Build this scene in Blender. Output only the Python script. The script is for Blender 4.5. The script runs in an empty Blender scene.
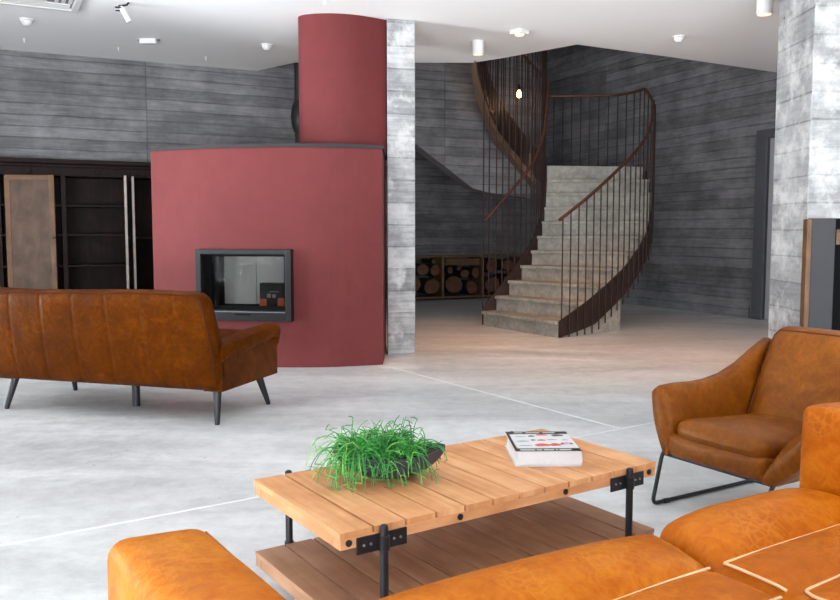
import bpy, bmesh, math, random
from mathutils import Vector, Matrix
random.seed(7)
SC = bpy.context.scene
COL = SC.collection
R = math.radians
PI = math.pi

# ------------------------------------------------------------------ scene-level numbers (metres)
CAM_H = 1.15
ZC = 3.165                      # underside of the white ceiling slab
AX = (0.9085, 0.418)            # direction of the long concrete walls
AY = (-0.418, 0.9085)
UX = (0.838, 0.546)             # direction of the front sofa and the coffee table

# ------------------------------------------------------------------ materials
def newmat(name):
    m = bpy.data.materials.new(name); m.use_nodes = True
    nt = m.node_tree
    b = nt.nodes['Principled BSDF']
    return m, nt, b
def N(nt, typ, **kw):
    n = nt.nodes.new(typ)
    for k, v in kw.items():
        if k in n.inputs.keys(): n.inputs[k].default_value = v
        else: setattr(n, k, v)
    return n
def L(nt, a, b): nt.links.new(a, b)
def ramp(nt, fac, stops):
    r = nt.nodes.new('ShaderNodeValToRGB')
    while len(r.color_ramp.elements) < len(stops): r.color_ramp.elements.new(0.5)
    for e, (p, c) in zip(r.color_ramp.elements, stops):
        e.position = p; e.color = (c[0], c[1], c[2], 1)
    L(nt, fac, r.inputs[0]); return r.outputs[0]
def lin(r, g, b):
    f = lambda v: (v/255/12.92) if v/255 <= .04045 else ((v/255+.055)/1.055)**2.4
    return (f(r), f(g), f(b))
def mix(nt, fac, a, b, mode='MIX'):
    n = nt.nodes.new('ShaderNodeMix'); n.data_type = 'RGBA'; n.blend_type = mode
    for s, v in ((0, fac), (6, a), (7, b)):
        if hasattr(v, 'is_linked') or isinstance(v, bpy.types.NodeSocket): L(nt, v, n.inputs[s])
        elif isinstance(v, (int, float)): n.inputs[s].default_value = v
        else: n.inputs[s].default_value = (v[0], v[1], v[2], 1)
    return n.outputs[2]
def coords(nt, kind='Object', scale=(1, 1, 1), loc=(0, 0, 0)):
    tc = nt.nodes.new('ShaderNodeTexCoord'); mp = nt.nodes.new('ShaderNodeMapping')
    mp.inputs['Scale'].default_value = scale; mp.inputs['Location'].default_value = loc
    L(nt, tc.outputs[kind], mp.inputs['Vector']); return mp.outputs[0]
def noise(nt, vec, scale, detail=4, rough=.55, dist=0):
    n = N(nt, 'ShaderNodeTexNoise', Scale=scale, Detail=detail, Roughness=rough, Distortion=dist)
    L(nt, vec, n.inputs['Vector']); return n.outputs['Fac']
def bump(nt, b, h, strength=.3, dist=.01, prev=None):
    n = N(nt, 'ShaderNodeBump', Strength=strength, Distance=dist)
    L(nt, h, n.inputs['Height'])
    if prev is not None: L(nt, prev, n.inputs['Normal'])
    L(nt, n.outputs[0], b.inputs['Normal']); return n.outputs[0]

def plain(name, rgb, rough=.5, metal=0, spec=.5, var=0.0, vs=8):
    m, nt, b = newmat(name)
    c = lin(*rgb)
    if var:
        f = noise(nt, coords(nt), vs, 5)
        d = tuple(x*(1-var) for x in c); u = tuple(min(1, x*(1+var)) for x in c)
        L(nt, ramp(nt, f, [(.3, d), (.7, u)]), b.inputs['Base Color'])
    else: b.inputs['Base Color'].default_value = (*c, 1)
    b.inputs['Roughness'].default_value = rough; b.inputs['Metallic'].default_value = metal
    b.inputs['Specular IOR Level'].default_value = spec
    return m

def board_concrete(name, dark, mid, light, row=.125, blotch=1.1, wash=None, xoff=0.0):
    m, nt, b = newmat(name)
    uv = coords(nt, 'UV', (1, 1, 1), (xoff, 0, 0))
    # slightly wavy boards
    nz = N(nt, 'ShaderNodeTexNoise', Scale=1.3, Detail=2); L(nt, uv, nz.inputs['Vector'])
    vm = N(nt, 'ShaderNodeVectorMath', operation='MULTIPLY_ADD')
    L(nt, nz.outputs['Color'], vm.inputs[0]); vm.inputs[1].default_value = (0, .03, 0); L(nt, uv, vm.inputs[2])
    br = N(nt, 'ShaderNodeTexBrick', Scale=1.0)
    br.offset = 0.0; br.offset_frequency = 2
    br.inputs['Brick Width'].default_value = 3.9; br.inputs['Row Height'].default_value = row
    br.inputs['Mortar Size'].default_value = .010; br.inputs['Mortar Smooth'].default_value = .9
    br.inputs['Color1'].default_value = (.30, .30, .30, 1); br.inputs['Color2'].default_value = (.72, .72, .72, 1)
    br.inputs['Mortar'].default_value = (.10, .10, .10, 1)
    L(nt, vm.outputs[0], br.inputs['Vector'])
    st = nt.nodes.new('ShaderNodeMapping'); st.inputs['Scale'].default_value = (1.1, 13, 1); L(nt, uv, st.inputs['Vector'])
    streak = noise(nt, st.outputs[0], 2.0, 8, .72)
    blot = noise(nt, uv, blotch*1.7, 7, .68)
    f1 = mix(nt, .60, br.outputs['Color'], streak)
    f2 = mix(nt, .45, f1, blot)
    colr = ramp(nt, f2, [(.30, dark), (.46, mid), (.62, light)])
    # cast-in pores and tie holes
    vo = N(nt, 'ShaderNodeTexVoronoi', Scale=1.55, Randomness=.9); L(nt, uv, vo.inputs['Vector'])
    hole = ramp(nt, vo.outputs['Distance'], [(.022, (1, 1, 1)), (.034, (0, 0, 0))])
    c3 = mix(nt, hole, colr, tuple(x*.55 for x in dark))
    if wash:
        sep = nt.nodes.new('ShaderNodeSeparateXYZ'); L(nt, uv, sep.inputs[0])
        wn = noise(nt, uv, 3.2, 6, .7)
        ad = N(nt, 'ShaderNodeMath', operation='MULTIPLY_ADD'); L(nt, wn, ad.inputs[0]); ad.inputs[1].default_value = 1.0
        L(nt, ramp(nt, sep.outputs[1], [(0, (0, 0, 0)), (1, (1, 1, 1))]), ad.inputs[2])
        mk = ramp(nt, wn, [(wash[0], (0, 0, 0)), (wash[1], (1, 1, 1))])
        c3 = mix(nt, mk, c3, wash[2])
    L(nt, c3, b.inputs['Base Color'])
    b.inputs['Roughness'].default_value = .8
    h = mix(nt, .3, br.outputs['Fac'], streak)
    bw = nt.nodes.new('ShaderNodeRGBToBW'); L(nt, h, bw.inputs[0])
    inv = N(nt, 'ShaderNodeMath', operation='SUBTRACT'); inv.inputs[0].default_value = 1; L(nt, bw.outputs[0], inv.inputs[1])
    bump(nt, b, inv.outputs[0], .55, .012)
    return m

def floor_mat():
    m, nt, b = newmat('polished_concrete')
    v = coords(nt, 'Object')
    mp = nt.nodes.new('ShaderNodeMapping'); mp.inputs['Scale'].default_value = (.6, 2.0, 1); mp.inputs['Rotation'].default_value = (0, 0, R(-20)); L(nt, v, mp.inputs['Vector'])
    a = noise(nt, mp.outputs[0], .9, 7, .62, .6)
    c = noise(nt, v, 9, 8, .75)
    f = mix(nt, .42, a, c)
    col = ramp(nt, f, [(.33, lin(170, 172, 173)), (.5, lin(204, 206, 206)), (.66, lin(230, 232, 232))])
    vo = N(nt, 'ShaderNodeTexVoronoi', Scale=9, Randomness=1); L(nt, v, vo.inputs['Vector'])
    sp = ramp(nt, vo.outputs['Distance'], [(.05, (1, 1, 1)), (.085, (0, 0, 0))])
    gate = ramp(nt, noise(nt, v, 1.6, 3), [(.52, (0, 0, 0)), (.62, (1, 1, 1))])
    sp2 = mix(nt, 1.0, sp, gate, 'MULTIPLY')
    col2 = mix(nt, mix(nt, .6, (0, 0, 0), sp2), col, lin(96, 98, 100))
    L(nt, col2, b.inputs['Base Color'])
    L(nt, ramp(nt, f, [(.3, (.30,)*3), (.7, (.46,)*3)]), b.inputs['Roughness'])
    b.inputs['Specular IOR Level'].default_value = .45
    bump(nt, b, c, .05, .004)
    return m

def leather(name, dark, mid, light, rough=.38, scale=5.0, crease=.35, spec=.5, pale=None):
    m, nt, b = newmat(name)
    v = coords(nt, 'Object')
    a = noise(nt, v, scale, 6, .62, .8)
    bl = noise(nt, v, scale*.32, 3, .5)
    fi = noise(nt, v, scale*5, 6, .7, 1.2)
    f = mix(nt, .35, mix(nt, .45, a, bl), fi)
    col = ramp(nt, f, [(.34, dark), (.5, mid), (.64, light)])
    vo = N(nt, 'ShaderNodeTexVoronoi', Scale=scale*8.5, feature='DISTANCE_TO_EDGE'); 
    nz = N(nt, 'ShaderNodeTexNoise', Scale=scale*2.2, Detail=3); L(nt, v, nz.inputs['Vector'])
    va = N(nt, 'ShaderNodeVectorMath', operation='MULTIPLY_ADD'); L(nt, nz.outputs['Color'], va.inputs[0]); va.inputs[1].default_value = (.12,)*3; L(nt, v, va.inputs[2])
    L(nt, va.outputs[0], vo.inputs['Vector'])
    cr = ramp(nt, vo.outputs['Distance'], [(.0, (1, 1, 1)), (.16, (0, 0, 0))])
    gate = ramp(nt, noise(nt, v, scale*1.1, 3), [(.45, (0, 0, 0)), (.62, (1, 1, 1))])
    crg = mix(nt, 1.0, cr, gate, 'MULTIPLY')
    col = mix(nt, mix(nt, crease, (0, 0, 0), crg), col, pale if pale else light)
    L(nt, col, b.inputs['Base Color'])
    L(nt, ramp(nt, a, [(.3, (rough+.10,)*3), (.7, (rough-.06,)*3)]), b.inputs['Roughness'])
    b.inputs['Specular IOR Level'].default_value = spec
    b.inputs['Specular Tint'].default_value = (1, .72, .45, 1)
    fine = noise(nt, v, scale*45, 2, .6)
    n1 = bump(nt, b, fine, .12, .002)
    n2 = bump(nt, b, a, .45, .02, n1)
    bump(nt, b, nz.outputs['Fac'], .25, .012, n2)
    return m

def wood(name, dark, mid, light, rough=.5, grain=26, spec=.35):
    m, nt, b = newmat(name)
    uv = coords(nt, 'UV', (1.0, 1.0, 1.0))
    st = nt.nodes.new('ShaderNodeMapping'); st.inputs['Scale'].default_value = (.9, grain*.5, 1); L(nt, uv, st.inputs['Vector'])
    a = noise(nt, st.outputs[0], 2.2, 7, .6, .6)
    bl = noise(nt, uv, 5.5, 4, .55)
    f = mix(nt, .5, a, bl)
    L(nt, ramp(nt, f, [(.30, dark), (.5, mid), (.68, light)]), b.inputs['Base Color'])
    b.inputs['Roughness'].default_value = rough; b.inputs['Specular IOR Level'].default_value = spec
    bump(nt, b, a, .12, .004)
    return m

def glass_pane(name, refl=.10, tint=(1, 1, 1)):
    m, nt, b = newmat(name)
    nt.nodes.remove(b)
    out = nt.nodes['Material Output']
    tr = nt.nodes.new('ShaderNodeBsdfTransparent'); tr.inputs[0].default_value = (*tint, 1)
    gl = nt.nodes.new('ShaderNodeBsdfGlossy'); gl.inputs['Roughness'].default_value = .02
    fr = N(nt, 'ShaderNodeFresnel', IOR=1.5)
    mx = nt.nodes.new('ShaderNodeMixShader')
    L(nt, fr.outputs[0], mx.inputs[0]); L(nt, tr.outputs[0], mx.inputs[1]); L(nt, gl.outputs[0], mx.inputs[2])
    L(nt, mx.outputs[0], out.inputs['Surface'])
    return m
def emit(name, rgb, s):
    m, nt, b = newmat(name)
    b.inputs['Emission Color'].default_value = (*rgb, 1); b.inputs['Emission Strength'].default_value = s
    b.inputs['Base Color'].default_value = (*rgb, 1)
    return m

M = {}
M['conc_left'] = board_concrete('board_concrete_left', lin(58, 58, 60), lin(102, 102, 105), lin(144, 144, 147), xoff=-1.15)
M['conc_dark'] = board_concrete('board_concrete_hall', lin(62, 62, 65), lin(112, 112, 116), lin(158, 158, 162), row=.14)
M['conc_col'] = board_concrete('board_concrete_column', lin(86, 88, 90), lin(144, 146, 148), lin(196, 197, 198), row=.21, blotch=2.4, wash=(.52, .64, lin(196, 197, 198)))
M['conc_pale'] = board_concrete('board_concrete_pale', lin(96, 97, 98), lin(144, 145, 146), lin(174, 175, 176), row=.2, blotch=2.2, wash=(.47, .62, lin(196, 196, 196)))
M['floor'] = floor_mat()
M['joint'] = plain('joint_filler', (222, 224, 225), .55, var=.06)
M['ceiling'] = plain('ceiling_white', (244, 245, 246), .9, spec=.2, var=.015, vs=.7)
M['stairc'] = None
def stair_conc():
    m, nt, b = newmat('stair_concrete')
    v = coords(nt, 'Object')
    f = mix(nt, .5, noise(nt, v, 2.2, 6, .65), noise(nt, v, 14, 4, .7))
    L(nt, ramp(nt, f, [(.34, lin(120, 118, 112)), (.52, lin(156, 153, 144)), (.66, lin(184, 180, 170))]), b.inputs['Base Color'])
    b.inputs['Roughness'].default_value = .75
    bump(nt, b, f, .15, .006)
    return m
M['stairc'] = stair_conc()
def plaster():
    m, nt, b = newmat('red_plaster')
    v = coords(nt, 'Object')
    f = mix(nt, .4, noise(nt, v, 1.1, 5, .6), noise(nt, v, 9, 5, .65))
    L(nt, ramp(nt, f, [(.32, lin(93, 36, 37)), (.5, lin(100, 39, 40)), (.68, lin(106, 44, 44))]), b.inputs['Base Color'])
    b.inputs['Roughness'].default_value = .72; b.inputs['Specular IOR Level'].default_value = .3
    bump(nt, b, noise(nt, v, 40, 4), .08, .004)
    return m
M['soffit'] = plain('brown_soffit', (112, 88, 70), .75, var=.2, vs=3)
M['red'] = plaster()
M['cap'] = plain('dark_slate', (50, 49, 52), .7, spec=.2, var=.1)
M['black_metal'] = plain('black_steel', (34, 34, 38), .42, metal=.3, var=.15, vs=30)
M['stove_metal'] = plain('stove_steel', (26, 27, 29), .45, metal=.35, var=.08, vs=20)
M['rust'] = plain('rusty_stair_steel', (52, 36, 32), .55, metal=.25, var=.3, vs=6)
M['rust_rail'] = plain('rusty_handrail_steel', (84, 50, 39), .5, metal=.25, var=.25, vs=6)
M['tan'] = leather('tan_leather', lin(142, 66, 4), lin(178, 92, 6), lin(202, 122, 24), .42, 4.0, .26, .18, lin(220, 152, 66))
M['tan_side'] = M['tan']
M['piping'] = plain('pale_piping', (238, 196, 150), .5, var=.08, vs=20)
M['tanseam'] = plain('leather_seam', (168, 82, 16), .5, var=.1, vs=20)
M['cognac'] = leather('cognac_leather', lin(84, 38, 4), lin(116, 60, 6), lin(146, 84, 18), .34, 6.0, .18, .30, lin(140, 84, 30))
M['chairseam'] = plain('chair_seam', (96, 48, 14), .55, spec=.15, var=.1)
M['brown'] = leather('brown_leather', lin(48, 19, 0), lin(74, 33, 1), lin(102, 52, 5), .36, 3.2, .10, .06, lin(100, 54, 14))
M['brown_seam'] = plain('brown_seam', (58, 25, 8), .6, spec=.1, var=.1)
M['oak'] = wood('weathered_oak', lin(172, 110, 64), lin(206, 148, 100), lin(228, 180, 134), .5, 22)
M['oak_shelf'] = wood('shaded_oak', lin(132, 94, 70), lin(162, 120, 92), lin(186, 144, 114), .55, 22)  # same oak as the tabletop, with the shelf's shade put into its colour
M['dark_wood'] = wood('dark_stained_wood', lin(20, 13, 12), lin(32, 21, 19), lin(46, 31, 27), .6, 20, .12)
M['door_frame_wood'] = wood('worn_brown_wood', lin(74, 50, 32), lin(104, 74, 50), lin(130, 96, 68), .45, 18)
M['door_panel'] = wood('woven_brown_panel', lin(62, 46, 36), lin(86, 66, 52), lin(108, 86, 70), .5, 8)
M['pale_edge'] = plain('worn_pale_edge', (158, 148, 140), .5, var=.2, vs=9)
M['white_plastic'] = plain('white_plastic', (222, 222, 222), .4)
M['grey_metal'] = plain('grey_metal', (120, 122, 126), .45, metal=.5)
M['panel_grey'] = plain('anthracite_board', (50, 51, 55), .6, var=.05)
M['void'] = plain('black_interior', (8, 8, 9), .7, spec=.1)
M['bark'] = plain('log_bark', (44, 34, 30), .9, var=.5, vs=14)
M['cut'] = plain('cut_log_face', (112, 78, 58), .8, var=.3, vs=9)
M['rack'] = wood('rack_timber', lin(104, 78, 54), lin(134, 104, 74), lin(158, 128, 94), .6, 12)
M['bowl'] = plain('charcoal_bowl', (58, 57, 68), .55, var=.2, vs=14)
M['soil'] = plain('potting_soil', (54, 42, 34), .95, var=.4, vs=60)
M['stem'] = plain('green_stems', (46, 132, 52), .4, var=.45, vs=22)
M['stem_pale'] = plain('pale_green_stems', (104, 172, 74), .4, var=.35, vs=22)
M['paper'] = plain('book_pages', (206, 210, 214), .7, var=.03, vs=80)
M['cover_white'] = plain('book_cover_white', (214, 214, 214), .35)
M['cover_black'] = plain('book_cover_black', (34, 34, 38), .35)
M['ink_red'] = plain('ink_red', (206, 84, 70), .4, var=.3, vs=90)
M['ink_grey'] = plain('ink_grey', (150, 152, 152), .4)
M['ink_dark'] = plain('ink_dark', (92, 80, 78), .4, var=.3, vs=90)
M['ink_lilac'] = plain('ink_lilac', (196, 160, 190), .4, var=.3, vs=90)
M['firebrick'] = plain('pale_fireboard', (236, 232, 226), .85, var=.06, vs=6)
M['box_black'] = plain('reflection_black', (36, 34, 36), .5)
M['box_orange'] = plain('reflection_orange', (192, 96, 60), .5, var=.2, vs=30)
M['door_white'] = plain('door_grey', (170, 172, 178), .5)
M['frame_dark'] = plain('door_frame_grey', (92, 94, 98), .6, var=.06)
M['wall_white'] = plain('wall_white', (214, 214, 212), .9)
M['win_frame'] = plain('window_frame_anthracite', (60, 62, 66), .5)
M['glass'] = glass_pane('window_glass')
M['stove_glass'] = glass_pane('stove_glass', tint=(.9, .92, .92))
M['bulb'] = emit('warm_bulb', (1.0, .50, .16), 9)
M['lens_glow'] = emit('warm_lens_glow', (1.0, .66, .42), 1.6)

# ------------------------------------------------------------------ mesh building
class MB:
    def __init__(s):
        s.bm = bmesh.new(); s.uv = s.bm.loops.layers.uv.new('UVMap')
    def _uv(s, faces, along=None, off=None):
        """metre-scaled box mapping; 'along' = direction of the grain"""
        ox, oy = off if off else (0, 0)
        for f in faces:
            f.normal_update(); n = f.normal
            if along is not None:
                a = Vector(along).normalized()
                w = n.cross(a)
                if w.length < .2: w = Vector((0, 0, 1)).cross(a); a = Vector((0, 0, 1)) if abs(n.z) < .5 else Vector((1, 0, 0))
                w.normalize()
                for l in f.loops: l[s.uv].uv = (l.vert.co.dot(a)+ox, l.vert.co.dot(w)+oy)
            elif abs(n.z) > .75:
                for l in f.loops: l[s.uv].uv = (l.vert.co.x+ox, l.vert.co.y+oy)
            else:
                t = Vector((-n.y, n.x, 0)).normalized()
                for l in f.loops: l[s.uv].uv = (l.vert.co.dot(t)+ox, l.vert.co.z+oy)
    def faces(s, vs, fs, along=None, off=None, smooth=False, mat=0):
        bv = [s.bm.verts.new(v) for v in vs]; out = []
        for f in fs:
            try: g = s.bm.faces.new([bv[i] for i in f])
            except ValueError: continue
            g.smooth = smooth; g.material_index = mat; out.append(g)
        bmesh.ops.recalc_face_normals(s.bm, faces=out)
        s._uv(out, along, off)
        return s
    def hexa(s, p, **k):     # p: 4 bottom (ccw) + 4 top
        return s.faces(p, [(3, 2, 1, 0), (4, 5, 6, 7), (0, 1, 5, 4), (1, 2, 6, 5), (2, 3, 7, 6), (3, 0, 4, 7)], **k)
    def box(s, c, d, rz=0, rot=None, **k):
        m = (rot if rot else Matrix.Rotation(rz, 3, 'Z'))
        h = Vector(d)/2
        ps = [Vector(c)+m @ Vector((x*h.x, y*h.y, z*h.z)) for z in (-1, 1) for x, y in ((-1, -1), (1, -1), (1, 1), (-1, 1))]
        return s.hexa(ps, **k)
    def b2(s, x0, x1, y0, y1, z0, z1, **k):
        return s.box(((x0+x1)/2, (y0+y1)/2, (z0+z1)/2), (x1-x0, y1-y0, z1-z0), **k)
    def prism(s, poly, z0, z1, **k):
        n = len(poly)
        vs = [(x, y, z0) for x, y in poly]+[(x, y, z1) for x, y in poly]
        fs = [tuple(range(n-1, -1, -1)), tuple(range(n, 2*n))]+[(i, (i+1) % n, n+(i+1) % n, n+i) for i in range(n)]
        return s.faces(vs, fs, **k)
    def extrude(s, pts, vec, **k):
        n = len(pts); v = Vector(vec)
        vs = [Vector(p) for p in pts]+[Vector(p)+v for p in pts]
        fs = [tuple(range(n-1, -1, -1)), tuple(range(n, 2*n))]+[(i, (i+1) % n, n+(i+1) % n, n+i) for i in range(n)]
        return s.faces(vs, fs, **k)
    def tube(s, pts, r, seg=8, closed=False, **k):
        pts = [Vector(p) for p in pts]; n = len(pts)
        rs = r if isinstance(r, (list, tuple)) else [r]*n
        vs, fs = [], []
        t0 = (pts[1]-pts[0]).normalized()
        up = Vector((0, 0, 1)) if abs(t0.z) < .9 else Vector((1, 0, 0))
        nx = t0.cross(up).normalized(); last = t0
        for i, p in enumerate(pts):
            if closed: t = (pts[(i+1) % n]-pts[i-1]).normalized()
            elif i == 0: t = t0
            elif i == n-1: t = (pts[i]-pts[i-1]).normalized()
            else: t = ((pts[i+1]-p).normalized()+(p-pts[i-1]).normalized()).normalized()
            nx = (nx-t*nx.dot(t)).normalized(); ny = t.cross(nx)
            for j in range(seg):
                a = 2*PI*j/seg
                vs.append(p+(nx*math.cos(a)+ny*math.sin(a))*rs[i])
        for i in range(n if closed else n-1):
            for j in range(seg):
                a, b = i*seg, ((i+1) % n)*seg
                fs.append((a+j, a+(j+1) % seg, b+(j+1) % seg, b+j))
        if not closed:
            fs.append(tuple(range(seg-1, -1, -1))); fs.append(tuple((n-1)*seg+j for j in range(seg)))
        k.setdefault('smooth', True)
        return s.faces(vs, fs, **k)
    def lathe(s, prof, c=(0, 0, 0), seg=20, rot=None, **k):   # prof: (r, z) bottom to top
        vs, fs = [], []; n = len(prof); c = Vector(c)
        for r_, z in prof:
            for j in range(seg):
                a = 2*PI*j/seg; v = Vector((r_*math.cos(a), r_*math.sin(a), z))
                vs.append(c+(rot @ v if rot else v))
        for i in range(n-1):
            for j in range(seg): fs.append((i*seg+j, i*seg+(j+1) % seg, (i+1)*seg+(j+1) % seg, (i+1)*seg+j))
        fs.append(tuple(range(seg-1, -1, -1))); fs.append(tuple((n-1)*seg+j for j in range(seg)))
        k.setdefault('smooth', True)
        return s.faces(vs, fs, **k)
    def loft(s, secs, cap=True, **k):
        m = len(secs[0]); vs = [v for q in secs for v in q]; fs = []
        for i in range(len(secs)-1):
            for j in range(m): fs.append((i*m+j, i*m+(j+1) % m, (i+1)*m+(j+1) % m, (i+1)*m+j))
        if cap: fs.append(tuple(range(m-1, -1, -1))); fs.append(tuple((len(secs)-1)*m+j for j in range(m)))
        k.setdefault('smooth', True)
        return s.faces(vs, fs, **k)
    def cushion(s, size, r, n=(10, 10, 4), bulge=(0, 0, 0), fn=None, **k):
        """rounded, bulging soft box centred on the origin, then bent by fn"""
        h = [x/2 for x in size]; rr = [min(r, x*.98) for x in h]
        ax = []
        for i in range(3):
            e = [h[i]-rr[i]*(1-math.sin(t*PI/8)) for t in range(1, 5)]      # dense towards the rounded edge
            inner = h[i]-rr[i]
            mid = [-inner+2*inner*t/n[i] for t in range(n[i]+1)]
            ax.append(sorted(set([round(x, 6) for x in [-q for q in e]+mid+e])))
        idx, vs, fs = {}, [], []
        def vert(i, j, l):
            if (i, j, l) in idx: return idx[(i, j, l)]
            p = [ax[0][i], ax[1][j], ax[2][l]]
            q = [max(-(h[a]-rr[a]), min(h[a]-rr[a], p[a])) for a in range(3)]
            d = [(p[a]-q[a])/rr[a] for a in range(3)]
            ln = math.sqrt(sum(x*x for x in d))
            if ln > 1e-6:
                mx = max(abs(x) for x in d)
                p = [q[a]+d[a]/ln*mx*rr[a] for a in range(3)]
            f = [max(0, 1-(p[a]/h[a])**2) for a in range(3)]
            for a in range(3):
                o = [b for b in range(3) if b != a]
                p[a] += bulge[a]*(p[a]/h[a])*f[o[0]]*f[o[1]]
            v = Vector(p)
            if fn: v = Vector(fn(v))
            idx[(i, j, l)] = len(vs); vs.append(v); return idx[(i, j, l)]
        X, Y_, Z_ = len(ax[0]), len(ax[1]), len(ax[2])
        for i in range(X-1):
            for j in range(Y_-1):
                for l in (0, Z_-1): fs.append((vert(i, j, l), vert(i+1, j, l), vert(i+1, j+1, l), vert(i, j+1, l)))
        for i in range(X-1):
            for l in range(Z_-1):
                for j in (0, Y_-1): fs.append((vert(i, j, l), vert(i+1, j, l), vert(i+1, j, l+1), vert(i, j, l+1)))
        for j in range(Y_-1):
            for l in range(Z_-1):
                for i in (0, X-1): fs.append((vert(i, j, l), vert(i, j+1, l), vert(i, j+1, l+1), vert(i, j, l+1)))
        k.setdefault('smooth', True)
        return s.faces(vs, fs, **k)
    def build(s, name, mat, parent=None, bevel=0, weld=False, kind=None, label=None):
        if weld: bmesh.ops.remove_doubles(s.bm, verts=s.bm.verts, dist=1e-5)
        me = bpy.data.meshes.new(name); s.bm.to_mesh(me); s.bm.free()
        for m in (mat if isinstance(mat, (list, tuple)) else [mat]): me.materials.append(m)
        o = bpy.data.objects.new(name, me); COL.objects.link(o)
        if parent is not None: o.parent = parent
        if any(p.use_smooth for p in me.polygons):
            me.set_sharp_from_angle(angle=R(50))
        if bevel:
            b = o.modifiers.new('edge', 'BEVEL'); b.width = bevel; b.segments = 2; b.limit_method = 'ANGLE'; b.angle_limit = R(40); b.harden_normals = False
        if kind: o['kind'] = kind
        if label: o['label'] = label
        return o

def thing(name, label, cat, loc=(0, 0, 0), rz=0, group=None):
    o = bpy.data.objects.new(name, None); COL.objects.link(o)
    o.empty_display_size = .1
    o.location = loc; o.rotation_euler = (0, 0, rz); o['label'] = label; o['category'] = cat
    if group: o['group'] = group
    return o
def tag(o, label, cat, group=None, kind=None):
    o['label'] = label; o['category'] = cat
    if group: o['group'] = group
    if kind: o['kind'] = kind
    return o
def dup(root, loc=None, rz=None, label=None):
    c = root.copy(); COL.objects.link(c)
    if loc is not None: c.location = loc
    if rz is not None: c.rotation_euler = (0, 0, rz)
    if label: c['label'] = label
    for ch in list(root.children):
        d = ch.copy(); COL.objects.link(d); d.parent = c
        for g in ch.children:
            e = g.copy(); COL.objects.link(e); e.parent = d
    return c
def crom(pts, n=10):
    """Catmull-Rom through pts (tuples of any length)"""
    out = []; P = [pts[0]]+list(pts)+[pts[-1]]
    for i in range(1, len(P)-2):
        for t in range(n):
            u = t/n
            out.append(tuple(.5*((2*b)+(-a+c)*u+(2*a-5*b+4*c-d)*u*u+(-a+3*b-3*c+d)*u**3) for a, b, c, d in zip(P[i-1], P[i], P[i+1], P[i+2])))
    out.append(tuple(pts[-1])); return out
def arclen(pts):
    s = [0]
    for a, b in zip(pts, pts[1:]): s.append(s[-1]+math.dist(a, b))
    return s
def at(pts, S, d):
    d = max(0, min(S[-1], d))
    for i in range(len(S)-1):
        if d <= S[i+1]:
            u = (d-S[i])/max(1e-9, S[i+1]-S[i]); return tuple(a+(b-a)*u for a, b in zip(pts[i], pts[i+1]))
    return pts[-1]
def interp(xs, ys, x):
    if x <= xs[0]: return ys[0]
    for i in range(len(xs)-1):
        if x <= xs[i+1]: return ys[i]+(ys[i+1]-ys[i])*(x-xs[i])/(xs[i+1]-xs[i])
    return ys[-1]

# ================================================================== THE SETTING
LW0 = (-4.572, 9.082)
def lwall(x): return 9.082+(x+4.572)*(.418/.9085)        # line of the long left wall
RW0 = (3.463, 13.752)
def rwall(y): return 3.463+(13.752-y)*(.4144/.910)       # line of the right wall
BW = lambda x: 14.95+.46*(x+.07)                         # back wall of the stair hall

fl = MB(); fl.prism([(-9.2, -4.2), (9.6, -4.2), (9.6, 3), (3.2, 16.8), (-6, 16.8), (-9.2, 9)], -.12, 0)
fl.build('floor', M['floor'], kind='structure')
# floor joints
def joint(name, a, b, w=.016):
    a, b = Vector((*a, 0)), Vector((*b, 0)); d = (b-a).normalized(); n = Vector((-d.y, d.x, 0))*w/2
    mb = MB(); mb.hexa([a-n, b-n, b+n, a+n]+[p+Vector((0, 0, .0012)) for p in (a-n, b-n, b+n, a+n)])
    mb.build(name, M['joint'], kind='structure')
joint('trim_1', (-6.2, -.14), (5.2, 7.46), .015)
joint('trim_2', (-.30, 7.13), (1.190, 4.808), .019)
# ceiling slab with the stair opening cut out of it
cl = MB(); cl.prism([(-9.2, -4.2), (9.6, -4.2), (9.6, .35), (4.895, 10.61), (4.055, 10.14), (2.839, 9.467), (1.666, 8.857), (.95, 9.52), (.622, 9.775), (-1.47, 9.775), (-2.009, 10.262), (-9.2, 6.95)], ZC, ZC+.34)
cl.build('ceiling', M['ceiling'], kind='structure')
rf = MB(); rf.prism([(-9.2, 5), (9.6, 5), (9.6, 17.5), (-9.2, 17.5)], 6.3, 6.5); rf.build('ceiling_2', M['ceiling'], kind='structure')
# long left wall, running on behind the chimney as a wall whose lower edge slopes down to a beam
def LP(x, z): return (x, lwall(x), z)
wl = MB(); wl.extrude([LP(-9.2, 0), LP(-.85, 0), LP(-.85, 2.947), LP(.742, 1.80), LP(.99, 1.745), LP(1.62, 1.68), LP(1.62, 6.3), LP(-9.2, 6.3)], (AY[0]*.22, AY[1]*.22, 0))
wl.build('wall_left', M['conc_left'], kind='structure')
wb = MB(); wb.extrude([(-6, BW(-6), 0), (2.62, BW(2.62), 0), (2.62, BW(2.62), 6.3), (-6, BW(-6), 6.3)], (AY[0]*.2, AY[1]*.2, 0))
wb.build('wall_back', M['conc_dark'], kind='structure')
wh = MB(); wh.extrude([(-2.2, 10.3, 0), (-2.9, 14.0, 0), (-2.9, 14.0, 6.3), (-2.2, 10.3, 6.3)], (-.2, 0, 0)); wh.build('wall_hall', M['conc_dark'], kind='structure')
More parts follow.
